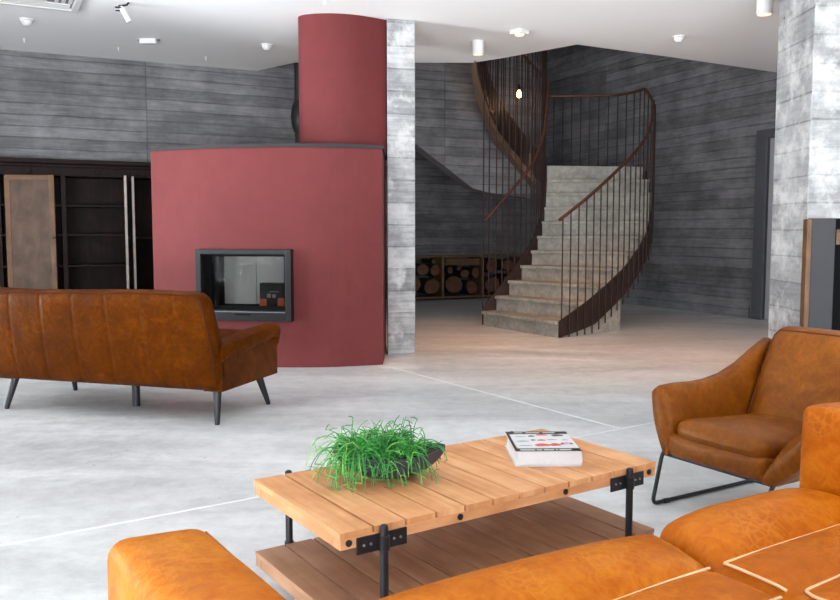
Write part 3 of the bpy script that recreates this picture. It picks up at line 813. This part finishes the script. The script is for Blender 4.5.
# ================================================================== COFFEE TABLE
ta = math.atan2(UX[1], UX[0])
tb = thing('coffee_table', 'two-tier plank coffee table with black iron legs in the middle of the room', 'table', (-.207, 2.055, 0), ta+R(.7))
TL, TW, TH = 1.217, .572, .38
random.seed(5)
def planks(mb, z0, z1, n=12, rail=.0):
    w = TL/n
    for i in range(n):
        g = .0036
        mb.b2(i*w+(g if i else 0), (i+1)*w-(g if i < n-1 else 0), rail, TW-rail, z0, z1, along=(0, 1, 0), off=(random.uniform(0, 9), random.uniform(0, 9)))
q = MB(); planks(q, TH-.018, TH); q.build('tabletop', M['oak'], tb, bevel=.001)
def rails(z0, z1, mat):
    for y in (0.001, TW-.046):
        q = MB(); q.b2(0.001, TL-.001, y, y+.045, z0, z1, along=(1, 0, 0), off=(3.1+y, 1.7)); r_ = q.build('side_rail', mat, tb, bevel=.002)
        yield y, r_
    for x in (0.0015, TL-.0465):
        q = MB(); q.b2(x, x+.045, .046, TW-.046, z0, z1, along=(0, 1, 0), off=(x, .4)); q.build('end_rail', mat, tb, bevel=.002)
for y, r_ in rails(TH-.047, TH-.018, M['oak']):
    for bx in (.026, .387, .797, 1.182):
        yy = y-.0015 if y < .1 else y+.0465
        m = MB(); m.lathe([(.0095, -.004), (.0095, .002), (.005, .0035)], (bx, yy, TH-.030), 12, Matrix.Rotation(R(90 if y < .1 else -90), 3, 'X')); m.build('bolt', M['black_metal'], r_)
q = MB(); planks(q, .132, .146); q.build('shelf', M['oak_shelf'], tb, bevel=.001)
for y, r_ in rails(.10, .132, M['oak_shelf']): pass
for lx in (.125, 1.072):
    for sy, ly in ((-1, -.014), (1, TW+.014)):
        q = MB(); q.lathe([(.0118, 0), (.0118, TH-.004), (.010, TH+.003), (.004, TH+.006)], (lx, ly, 0), 12); lg = q.build('leg', M['black_metal'], tb)
        q = MB(); q.b2(lx-.078, lx+.078, ly+(.008 if sy < 0 else -.0125), ly+(.0125 if sy < 0 else -.008), TH-.066, TH-.020); q.lathe([(.0155, TH-.064), (.0155, TH-.024)], (lx, ly, 0), 12)
        q.build('bracket', M['black_metal'], lg, bevel=.001)
        q = MB()
        for dx in (-.057, -.036, .036, .057): q.lathe([(.004, 0), (.004, .002), (.002, .0035)], (lx+dx, ly+(.008 if sy < 0 else -.008), TH-.043), 8, Matrix.Rotation(R(90 if sy < 0 else -90), 3, 'X'))
        q.build('screw', M['grey_metal'], lg)
        q = MB(); q.lathe([(.0155, .098), (.0155, .148)], (lx, ly, 0), 12); q.b2(lx-.02, lx+.02, ly+(.006 if sy < 0 else -.0125), ly+(.0125 if sy < 0 else -.006), .10, .144); q.build('shelf_bracket', M['black_metal'], lg)

# planter on the table
pl = thing('potted_plant', 'trailing green plant in a boat-shaped charcoal bowl on the coffee table', 'plant', (-.097, 2.55, TH+.001), R(5))
q = MB(); secs = []
bl, bw, bh = .178, .086, .088
NS = 22
def rimz(t): return .080+.022*abs(t)**2.2
for i in range(NS+1):
    t = -1+2*i/NS; x = bl*t*(.62+.0) if False else bl*t
    wid = bw*math.sqrt(max(0, 1-abs(t)**2.1))+.002; zt = rimz(t); zb = .0+ .082*abs(t)**2.6
    outer = []; inner = []
    for j in range(9):
        a = PI*j/8
        outer.append((x*(1), -wid*math.cos(a)*1.0 if True else 0, zt-(zt-zb)*math.sin(a)**.75))
    for j in range(8, -1, -1):
        a = PI*j/8
        inner.append((x*.985, -max(.001, wid-.005)*math.cos(a), zt-max(.001, (zt-zb-.005))*math.sin(a)**.75))
    secs.append(outer+inner)
q.loft(secs); q.build('bowl', M['bowl'], pl)
q = MB(); secs = []
for i in range(15):
    t = -.86+1.72*i/14; wid = bw*math.sqrt(max(0, 1-abs(t)**2.1))-.006
    secs.append([(bl*t, -wid, rimz(t)-.022), (bl*t, wid, rimz(t)-.022), (bl*t, 0, rimz(t)-.004), (bl*t, -wid*.5, rimz(t)-.010)][0:2]+[(bl*t, wid*.5, rimz(t)-.006), (bl*t, -wid*.5, rimz(t)-.006)])
q.loft(secs); q.build('soil', M['soil'], pl)
random.seed(11)
q = MB(); q2 = MB()
def stemcurve(x, y, az, up, ln, droop):
    p = Vector((x, y, rimz(x/bl)-.012)); d = Vector((math.cos(az)*math.cos(up), math.sin(az)*math.cos(up), math.sin(up)))
    pts = [p.copy()]; n = 9
    for i in range(n):
        d = (d+Vector((random.uniform(-.16, .16), random.uniform(-.16, .16), -droop*(i+1)/n+random.uniform(-.1, .1)))).normalized()
        p = p+d*ln/n
        if p.z < .004: p.z = .004; d.z = max(d.z, -.05)
        # keep stems out of the bowl wall: push out over the rim
        pts.append(p.copy())
    return pts
cntr = -.022
for i in range(420):
    x = max(-.15, min(.12, random.gauss(cntr, .055))); y = random.uniform(-.05, .05)*(1-abs(x/bl)**2)
    az = random.uniform(0, 2*PI); 
    trail = random.random() < .27
    if trail:
        az = random.choice([-PI/2+random.uniform(-.9, .9), random.uniform(0, 2*PI), random.uniform(0, 2*PI)])
        c_ = stemcurve(x, y*.9, az, random.uniform(.35, .9), random.uniform(.12, .175), random.uniform(.48, .68))
    else:
        c_ = stemcurve(x, y, az, random.uniform(.65, 1.45), random.uniform(.065, .125), random.uniform(.12, .34))
    tgt = q2 if random.random() < .22 else q
    r0 = random.uniform(.0014, .0022)
    tgt.tube(c_, [r0*(1-.35*j/len(c_)) for j in range(len(c_))], 5)
    for b in range(random.randint(1, 3)):
        a = random.randint(3, len(c_)-1); pb = c_[a]; dd = Vector((random.uniform(-1, 1), random.uniform(-1, 1), random.uniform(-.5, .6))).normalized()
        l_ = random.uniform(.018, .045); e1 = pb+dd*l_*.5; e2 = pb+dd*l_+Vector((0, 0, -.006))
        for e in (e1, e2): e.z = max(e.z, .004)
        tgt.tube([pb, e1, e2], [r0*.85, r0*.8, r0*.5], 5)
for i in range(46):                # the heavy clump hanging over the left end
    c_ = stemcurve(random.uniform(-.145, -.07), random.uniform(-.04, .0), -PI/2+random.uniform(-1.0, .5), random.uniform(.3, .9), random.uniform(.13, .19), random.uniform(.46, .66))
    r0 = random.uniform(.0014, .0021); tg = q2 if i % 4 == 0 else q
    tg.tube(c_, [r0*(1-.35*j/len(c_)) for j in range(len(c_))], 5)
    for b in range(2):
        pb = c_[random.randint(4, len(c_)-1)]; e = pb+Vector((random.uniform(-1, 1), random.uniform(-1, .4), random.uniform(-.6, .3))).normalized()*random.uniform(.015, .035); e.z = max(e.z, .004)
        tg.tube([pb, (pb+e)/2, e], [r0*.85, r0*.7, r0*.5], 5)
fo = q.build('foliage', M['stem'], pl); q2.build('foliage', M['stem_pale'], pl, label='paler yellow-green stems')
q = MB()   # one thin dry sprig standing up
q.tube([(-.02, .03, .07), (.01, .035, .14), (.022, .04, .175), (.035, .04, .19)], [.0014, .0013, .0011, .0008], 5); q.build('dry_sprig', M['bark'], pl)

# book on the table
bk_ = thing('book', 'thick white catalogue with a black-banded picture cover lying on the coffee table', 'book', (.318, 2.667, TH+.001), R(1.5))
BWd, BD, BT = .220, .272, .051
q = MB(); q.cushion((BWd-.004, BD-.006, BT-.004), .004, (6, 6, 8), (0, 0, 0), lambda v: (v.x+BWd/2+(.006*math.sin((v.z/BT+.5)*PI)), v.y+BD/2, v.z+BT/2)); q.build('pages', M['paper'], bk_)
q = MB(); q.b2(0, BWd, 0, BD, 0, .002); q.tube([(BWd, .002, BT/2), (BWd, BD-.002, BT/2)], .001, 6)
secs = []
for y in (0, BD):
    secs.append([(BWd+.004*math.sin(PI*j/8)+.0, y, BT*j/8) for j in range(9)]+[(BWd-.002+.004*math.sin(PI*j/8), y, BT*j/8) for j in range(8, -1, -1)])
q.loft(secs); q.build('back_cover', M['cover_white'], bk_)
q = MB(); q.b2(0, BWd+.002, 0, BD, BT-.002, BT+.0005); cv = q.build('front_cover', M['cover_white'], bk_)
Zt = BT+.0005
q = MB(); q.b2(.0, BWd+.002, 0, .038, Zt, Zt+.0005); q.b2(0, BWd+.002, BD-.036, BD, Zt, Zt+.0005); q.b2(0, .010, .038, BD-.036, Zt, Zt+.0005); q.build('black_band', M['cover_black'], cv)
q = MB(); x = .018
for w in (.05, .018, .034, .006, .04):                       # the printed line is too small to read: bars of the same lengths
    q.b2(x, x+w, .012, .024, Zt+.0005, Zt+.0008); x += w+.006
x = .03
for w in (.03, .05, .044): 
    q.b2(x, x+w, BD-.022, BD-.013, Zt+.0005, Zt+.0008); x += w+.012
q.build('band_print', M['cover_white'], cv)
pics = [('ink_grey', .045, .20, .020, .005), ('ink_dark', .085, .205, .012, .008), ('ink_red', .125, .222, .022, .010), ('ink_dark', .180, .214, .022, .013), ('ink_grey', .045, .135, .022, .006), ('ink_dark', .083, .15, .008, .008), ('ink_red', .112, .148, .016, .009), ('ink_grey', .150, .155, .018, .006), ('ink_lilac', .195, .15, .012, .008), ('ink_grey', .045, .075, .024, .005), ('ink_red', .105, .082, .028, .018), ('ink_red', .150, .085, .020, .017), ('ink_lilac', .192, .10, .022, .015), ('ink_dark', .176, .098, .006, .010), ('ink_dark', .207, .098, .006, .010)]
for mk, x, y, rx, ry in pics:
    q = MB(); q.prism([(x+rx*math.cos(2*PI*j/14), y+ry*math.sin(2*PI*j/14)*(1+.25*math.sin(5*j))) for j in range(14)], Zt, Zt+(.0008 if mk == 'ink_dark' else .0005)); q.build('cover_picture', M[mk], cv)

# ================================================================== ARMCHAIR
ac = thing('armchair', 'cognac leather armchair on a black steel sled frame right of the coffee table', 'armchair', (1.035, 3.425, 0), math.atan2(-.857, .515))
CW = .53                                                     # width between the outer bottoms
def slab(mb, ys, zb, zt, xb, xt, th, nseg=9, bow=.012):
    """leaning padded panel: sections along y, from bottom (xb,zb) to top (xt,zt)"""
    secs = []
    for y, z0, z1, x0, x1, t in zip(ys, zb, zt, xb, xt, th):
        a = Vector((x0, 0, z0)); b = Vector((x1, 0, z1)); d = (b-a); n = Vector((d.z, 0, -d.x)).normalized(); L_ = d.length; d.normalize()
        loop = []
        for j in range(nseg):
            u = j/(nseg-1); loop.append(a+d*(t/2+(L_-t)*u)+n*(t/2+bow*math.sin(PI*u)))
        for j in range(1, 5):
            an = PI*j/5; loop.append(b-d*t/2+n*(t/2)*math.cos(an)+d*(t/2)*math.sin(an))
        for j in range(nseg):
            u = 1-j/(nseg-1); loop.append(a+d*(t/2+(L_-t)*u)-n*(t/2+bow*math.sin(PI*u)))
        for j in range(1, 5):
            an = PI*j/5; loop.append(a+d*t/2-n*(t/2)*math.cos(an)-d*(t/2)*math.sin(an))
        secs.append([(p.x, y, p.z) for p in loop])
    mb.loft(secs)
ys = [-.012, .0, .03, .10, .20, .30, .40, .50, .60, .68, .71]
for sg in (-1, 1):
    q = MB()
    f = (lambda v: v) if sg < 0 else (lambda v: CW-v)
    xb = [f(.03)]*len(ys)
    xt = [f(-.045*k) for k in (.8, 1, 1, 1, 1, .95, .85, .7, .5, .3, .25)]
    if sg > 0: xt = [CW+.165*k for k in (.8, 1, 1, 1, 1, .95, .85, .7, .5, .3, .25)]
    th = [.03, .062, .078, .08, .08, .08, .08, .08, .075, .06, .03]
    zt = [.465, .495, .508, .512, .508, .512, .53, .57, .63, .675, .67]
    if sg > 0:
        zt = [.41, .435, .462, .485, .497, .505, .52, .55, .60, .64, .64]
    slab(q, ys, [.222]*len(ys), zt, xb, xt, th); q.build('arm', M['cognac'], ac)
q = MB(); q.cushion((CW-.05, .62, .10), .03, (10, 10, 3), (0, .008, .0), lambda v: (v.x+CW/2, v.y+.30, v.z+.268)); q.build('seat_base', M['cognac'], ac)
def scf(v):
    z = v.z+.322
    t = (v.y+.27)/.54
    z += .012*math.sin(v.x*9+1)*math.cos(v.y*7)*(1 if v.z > 0 else 0)
    return (v.x+CW/2+.01, v.y+.268, z-.03*t+.01)
q = MB(); q.cushion((CW-.085, .54, .105), .05, (14, 12, 3), (.01, .012, .022), scf); sc_ = q.build('seat_cushion', M['cognac'], ac)
q = MB(); q.tube([scf(Vector((x_*(CW-.085)/2, -.262, -.028))) for x_ in (-.93, -.6, -.3, 0, .3, .6, .93)], .005, 6); q.build('piping', M['chairseam'], sc_)
def bcf(v):
    t = (v.z+.24)/.48
    return (v.x*(.99+.10*t)+CW/2+.028, .47+v.y+.25*t, .30+v.z*.95+.24*.95-.02)
q = MB(); q.cushion((CW-.06, .13, .48), .055, (12, 3, 12), (.0, .018, .0), bcf); bkc = q.build('back_cushion', M['cognac'], ac)
q = MB(); q.tube([bcf(Vector((x_, -.0515, z_))) for x_, z_ in ((-.2195, -.19), (-.2195, 0), (-.2195, .16), (-.214, .20), (-.195, .2235), (-.1, .2245), (.1, .2245), (.195, .2235), (.214, .20), (.2195, .16), (.2195, 0), (.2195, -.19))], .0042, 6); q.build('piping', M['chairseam'], bkc)
q = MB(); q.cushion((CW+.02, .10, .46), .045, (10, 3, 10), (0, .01, 0), lambda v: (v.x*(1+.1*(v.z+.23)/.46)+CW/2+.02, .60+v.y+.22*(v.z+.23)/.46, v.z+.475)); q.build('back_shell', M['cognac'], ac)
def rounded(pts, r=.035, n=5):
    out = [Vector(pts[0])]
    for a, b, c in zip(pts, pts[1:], pts[2:]):
        a, b, c = Vector(a), Vector(b), Vector(c); d1 = (a-b).normalized(); d2 = (c-b).normalized()
        p0 = b+d1*r; p1 = b+d2*r
        for i in range(n+1):
            u = i/n; out.append(p0*(1-u)**2+b*2*u*(1-u)+p1*u*u)
    out.append(Vector(pts[-1])); return out
fm = None
for sg in (-1, 1):
    x = .0 if sg < 0 else CW+.0
    xt = -.03 if sg < 0 else CW+.15
    q = MB()
    pts = rounded([(xt, .52, .50 if sg < 0 else .43), (x, .0, .225), (x-.004, -.05, .009), (x, .62, .009), (x, .62, .23)], .03)
    q.tube(pts, .0085, 10)
    q.tube([(x, .0, .222), (x, .62, .222)], .007, 8)
    o = q.build('sled_frame', M['black_metal'], ac)
    q = MB()
    for yy in (.03, .60): q.lathe([(.0115, -.012), (.0115, .012)], (x, yy, .0095), 10, Matrix.Rotation(R(90), 3, 'X'))
    q.build('glide', M['black_metal'], o)
for yy, zz_ in ((.62, .225), (.01, .218)):
    q = MB(); q.tube([(0, yy, zz_), (CW, yy, zz_)], .007, 8); q.build('cross_bar', M['black_metal'], ac)

# ================================================================== FRONT SOFA (tan leather)
fs = thing('leather_sofa', 'large orange-tan leather sofa with pale piping in the foreground facing the coffee table', 'sofa', (UX[0]*.28-UX[1]*.2, UX[1]*.28+UX[0]*.2, 0), ta)
# local x = u-.28, y = v-.2
AWd = .175
def soft_arm(x0, x1, y0, y1, z0, z1, name):
    q = MB(); cx, cy, cz = (x0+x1)/2, (y0+y1)/2, (z0+z1)/2
    def fn(v):
        t = v.z/(z1-z0)+.5
        return (cx+v.x, cy+v.y, cz+v.z+.006*math.sin(v.y*6+v.x*9)*(t > .8))
    q.cushion((x1-x0, y1-y0, z1-z0), .035, (6, 22, 10), (.010, .012, .014), fn); o = q.build(name, M['tan'], fs)
    q = MB()
    for xx in (x0+.008, x1-.008):
        sgn = -1 if xx < cx else 1
        q.tube([(xx-.006*sgn, y1-.045-(y1-y0-.12)*i/12, z1-.0075+.0035*math.sin(PI*i/12)) for i in range(13)], .0024, 6)
    q.build('seam_piping', M['tanseam'], o)
    return o
soft_arm(0, AWd, .12, 1.20, .06, .645, 'arm')
soft_arm(1.925, 1.925+AWd+.02, .12, 1.165, .06, .655, 'arm')
q = MB(); q.cushion((1.76, 1.0, .24), .03, (12, 8, 3), (0, .01, 0), lambda v: (v.x+1.05, v.y+.615, v.z+.18)); q.build('seat_base', M['tan'], fs)
q = MB(); q.cushion((2.12, .2, .62), .06, (14, 3, 8), (0, .02, 0), lambda v: (v.x+1.06, v.y+.10-.04*(v.z/.62), v.z+.37)); q.build('backrest', M['tan'], fs)
V1, V2 = .914, .742                                         # seams across the seat, measured from the sofa back
def seat_cushion(x0, x1, ph, side):
    y0, y1 = .22, 1.160; cx, cy = (x0+x1)/2, (y0+y1)/2; hw = (x1-x0)/2
    def dx(x, y):
        t = max(0, min(1, (x-x0)/(x1-x0))); w_ = t**3 if side > 0 else (1-t)**3
        return x+.085*w_*max(0, (y-V1)/(y1-V1))
    def top(x, y):
        f = max(0, 1-((x-cx)/hw)**4)
        z = 0
        for a, b, hh in ((V1, y1, .050), (V2, V1, .014), (y0, V2, .024)):
            if a <= y <= b: z = hh*math.sin(PI*(y-a)/(b-a))**.7*f
        for a in (V1, V2): z -= .006*math.exp(-((y-a)/.012)**2)
        z += .005*math.sin(x*7+ph)*math.sin(y*9+ph)
        return z
    def fn(v):
        x, y = v.x+cx, v.y+cy; z = v.z+.355
        if v.z > 0: z += top(x, y)
        return (dx(x, y), y, z)
    q = MB(); q.cushion((x1-x0, y1-y0, .13), .045, (16, 60, 3), (.006, .010, 0), fn); o = q.build('seat_cushion', M['tan'], fs)
    def tp(x, y, h=.005): return (x, y, .42+top(x, y)+h)
    q = MB(); n_ = 24
    r_ = .022
    def bend(xa, ya, yb, r_):       # up the side seam, round the corner and across
        return [tp(xa, yb+(ya-r_-yb)*i/8, .003) for i in range(8)]+[tp(xa+r_*(1-math.cos(a)), ya-r_+r_*math.sin(a), .003) for a in [PI/2*j/5 for j in range(6)]]+[tp(xa+r_+.01+(x1-.016-xa-r_-.01)*i/n_, ya, .003) for i in range(n_+1)]
    q.tube(bend(x0+.016, V1, V2+.012, .02), .0036, 6)
    q.tube(bend(x0+.03, V2, y0+.08, .05), .0036, 6)
    q.build('piping', M['piping'], o, label='pale piping along the seat seams')
seat_cushion(AWd+.002, 1.222, .3, 1)
seat_cushion(1.228, 1.922, 1.7, -1)
for (x, y) in ((.1, .15), (2.0, .15), (.1, 1.05), (2.0, 1.05)):
    q = MB(); q.b2(x-.03, x+.03, y-.03, y+.03, 0, .07); q.build('foot', M['black_metal'], fs)

# ================================================================== CEILING FIXTURES
def downlight(loc, r_, h, label):
    t = thing('downlight', label, 'downlight', (*loc, ZC))
    q = MB(); q.lathe([(r_-.012, -h), (r_, -h), (r_, 0)], (0, 0, 0), 24); q.build('housing', M['white_plastic'], t)
    q = MB(); q.lathe([(r_-.013, -h-.001), (r_-.013, -h+.004)], (0, 0, 0), 24); q.build('lens', M['lens_glow'], t)
downlight((.604, 8.70), .062, .138, 'white cylinder downlight on the ceiling by the foot of the stair opening')
downlight((2.942, 7.15), .068, .138, 'white cylinder downlight on the ceiling beside the thick pale column')
t = thing('ceiling_sensor', 'flat white box sensor on the ceiling between the downlight and the stair opening', 'sensor', (.985, 8.26, ZC), R(45))
q = MB(); q.b2(-.07, .07, -.07, .07, -.038, 0); q.build('cover', M['white_plastic'], t, bevel=.006)
q = MB(); q.lathe([(.01, -.052), (.04, -.05), (.048, -.038)], (0, 0, 0), 18); q.build('lens', M['lens_glow'], t)  # warm glow put into the lens, though the sensor is no lamp
def detector(loc, label, r_=.05):
    t = thing('smoke_detector', label, 'smoke detector', (*loc, ZC), 0)
    q = MB(); q.lathe([(r_*1.05, -.016), (r_*1.15, -.012), (r_*1.15, 0)], (0, 0, 0), 20); q.build('base', M['white_plastic'], t)
    q = MB(); q.lathe([(r_*.35, -.062), (r_*.55, -.058), (r_*.95, -.028), (r_*.95, -.016)], (0, 0, 0), 20); q.build('head', M['white_plastic'], t)
detector((-3.685, 7.84), 'white smoke detector on the ceiling nearest the air conditioner', .058)
detector((-1.628, 8.86), 'white smoke detector on the ceiling just left of the red chimney', .055)
detector((2.634, 8.50), 'white smoke detector on the ceiling right of the stair opening', .055)
t = thing('emergency_light', 'small white rectangular light box on the ceiling above the left wall', 'light', (-2.80, 8.62, ZC), R(-3))
q = MB(); q.b2(-.085, .085, -.04, .04, -.05, 0); q.build('case', M['white_plastic'], t, bevel=.004)
q = MB(); q.b2(-.11, -.085, -.015, .015, -.018, 0); q.b2(.085, .115, -.015, .015, -.018, 0); q.build('bracket', M['grey_metal'], t)
for i, (x, y, l) in enumerate(((-4.074, 8.59, 'tiny white ceiling sprinkler left of the others, near the air conditioner'), (-3.254, 9.0, 'tiny white ceiling sprinkler above the bookcase, middle of three'), (-2.43, 9.45, 'tiny white ceiling sprinkler nearest the red chimney'))):
    t = thing('sprinkler', l, 'sprinkler', (x, y, ZC), 0, 'ceiling sprinklers along the left wall')
    q = MB(); q.lathe([(.016, -.006), (.016, 0)], (0, 0, 0), 12); q.build('rosette', M['white_plastic'], t)
    q = MB(); q.lathe([(.012, -.042), (.012, -.038), (.005, -.034), (.007, -.006)], (0, 0, 0), 10); q.build('nozzle', M['white_plastic'], t)
t = thing('spotlight', 'small white tilted spotlight with a dark coiled cable on the ceiling near the air conditioner', 'spotlight', (-2.60, 7.28, ZC), 0)
q = MB(); m_ = Matrix.Rotation(R(-28), 3, 'Y'); q.lathe([(.016, -.15), (.022, -.148), (.022, -.02), (.012, 0)], (.0, 0, -.035), 14, m_); q.build('head', M['white_plastic'], t)
q = MB(); q.tube([(.045+.032*math.cos(a)-.06, .0+.03*math.sin(a), -.03-.004*a) for a in [i*.4 for i in range(24)]], .006, 6); q.tube([(-.02, 0, -.03), (.05, .01, -.02), (.07, .0, 0)], .008, 6); q.build('cable', M['black_metal'], t)
t = thing('spotlight', 'slim white rod spotlight hanging from the ceiling just before the red chimney', 'spotlight', (-.79, 6.95, ZC), 0)
q = MB(); q.lathe([(.010, -.115), (.013, -.113), (.013, 0)], (0, 0, 0), 12); q.build('rod', M['white_plastic'], t)
q = MB(); q.lathe([(.03, -.008), (.03, 0)], (0, 0, 0), 14); q.build('canopy', M['white_plastic'], t)
# ceiling cassette air conditioner (right-hand corner at -3.08, 7.55)
t = thing('air_conditioner', 'white slotted air conditioner cassette in the ceiling at the top left', 'air conditioner', (-3.077, 7.53, ZC), math.atan2(AX[1], AX[0])+R(3))
S = .95
q = MB(); 
for a in ((-S, 0, -.06, 0), (-S, 0, -S, -S+.06), (-S, -S+.06, -S+.06, -.06), (-.06, 0, -S+.06, -.06)): q.b2(*a, -.03, 0)
q.build('frame', M['white_plastic'], t, bevel=.008)
q = MB()
for i in range(3): q.b2(-S+.08, -.08, -.10-.055*i, -.072-.055*i, -.022, -.008); q.b2(-.10-.055*i, -.072-.055*i, -S+.08, -.26, -.022, -.008)
q.build('louvre', M['white_plastic'], t)
q = MB(); q.b2(-S+.06, -.06, -S+.06, -.06, -.006, -.002); q.build('grille_recess', M['grey_metal'], t)
q = MB(); q.b2(-S+.2, -.27, -S+.2, -.27, -.03, -.008); q.build('intake_panel', M['white_plastic'], t, bevel=.005)

# ================================================================== LIGHT
def area(name, loc, target, sx, sy, power, col, spread=180):
    d = bpy.data.lights.new(name, 'AREA'); d.shape = 'RECTANGLE'; d.size = sx; d.size_y = sy; d.energy = power; d.color = col; d.spread = R(spread)
    o = bpy.data.objects.new(name, d); COL.objects.link(o); o.location = loc
    o.rotation_euler = (Vector(target)-Vector(loc)).to_track_quat('-Z', 'Z').to_euler(); return o
DAY = (.95, .98, 1)
area('daylight_rear', (-2.8, -2.35, 1.5), (-2.8, 5, 1.5), 4.0, 2.9, 130, DAY)
area('daylight_rear_middle', (2.0, -2.35, 1.5), (1.0, 5, 1.5), 4.0, 2.9, 290, DAY)
area('daylight_rear_right', (6.6, -2.35, 1.5), (2.0, 5, 1.5), 3.2, 2.9, 200, DAY)
area('daylight_west', (-5.95, 5.15, 1.5), (0, 5.15, 1.2), 4.1, 2.9, 170, DAY)
area('daylight_west_front', (-5.95, .5, 1.5), (0, .5, 1.4), 3.8, 2.9, 40, DAY)
# added fill lamps aimed up through the windows to brighten the ceiling
area('ceiling_fill_rear', (-2.8, -2.9, .15), (-2.8, 1.6, ZC), 4.0, 1.2, 820, DAY)
area('ceiling_fill_middle', (2.0, -2.9, .15), (2.0, 1.6, ZC), 4.0, 1.2, 660, DAY)
area('ceiling_fill_west', (-6.5, 5.15, .15), (-2.4, 7.2, ZC+.6), 4.1, 1.0, 480, DAY, 115)
area('ceiling_fill_west_front', (-6.5, .5, .15), (-2.5, .5, ZC), 3.8, 1.0, 120, DAY)
area('stairwell_fill', (1.0, 11.5, 6.25), (1.0, 11.5, 0), 3.0, 2.0, 26, (.95, .97, 1))  # added lamp below the closed roof, brightens the stairwell walls
def spot(name, loc, tgt, power, ang, col, blend=.6, r_=.05):
    d = bpy.data.lights.new(name, 'SPOT'); d.energy = power; d.spot_size = R(ang); d.spot_blend = blend; d.color = col; d.shadow_soft_size = r_
    o = bpy.data.objects.new(name, d); COL.objects.link(o); o.location = loc
    o.rotation_euler = (Vector(tgt)-Vector(loc)).to_track_quat('-Z', 'Y').to_euler(); return o
WARM = (1.0, .40, .10)
spot('downlight_beam', (.604, 8.70, ZC-.145), (.85, 8.75, 0), 150, 100, WARM)
spot('downlight_beam', (2.942, 7.15, ZC-.145), (2.5, 8.0, 0), 150, 100, WARM)
d = bpy.data.lights.new('bulb_glow', 'POINT'); d.energy = 2.5; d.color = (1, .6, .3); d.shadow_soft_size = .06
o = bpy.data.objects.new('bulb_glow', d); COL.objects.link(o); o.location = (1.33, 11.15, 2.90)

w = bpy.data.worlds.new('sky'); SC.world = w; w.use_nodes = True
bg = w.node_tree.nodes['Background']; bg.inputs[0].default_value = (.80, .88, 1, 1); bg.inputs[1].default_value = 1.2

# ================================================================== CAMERA
cd = bpy.data.cameras.new('camera'); cam = bpy.data.objects.new('camera', cd); COL.objects.link(cam)
cd.sensor_fit = 'HORIZONTAL'; cd.sensor_width = 36; cd.lens = 36*817/840; cd.clip_start = .05
cam.location = (0, 0, CAM_H); cam.rotation_euler = (R(90)-math.atan(65/817), 0, 0)
SC.camera = cam
SC.view_settings.view_transform = 'Standard'; SC.view_settings.look = 'None'; SC.view_settings.gamma = 1
SC.view_settings.exposure = 0.13
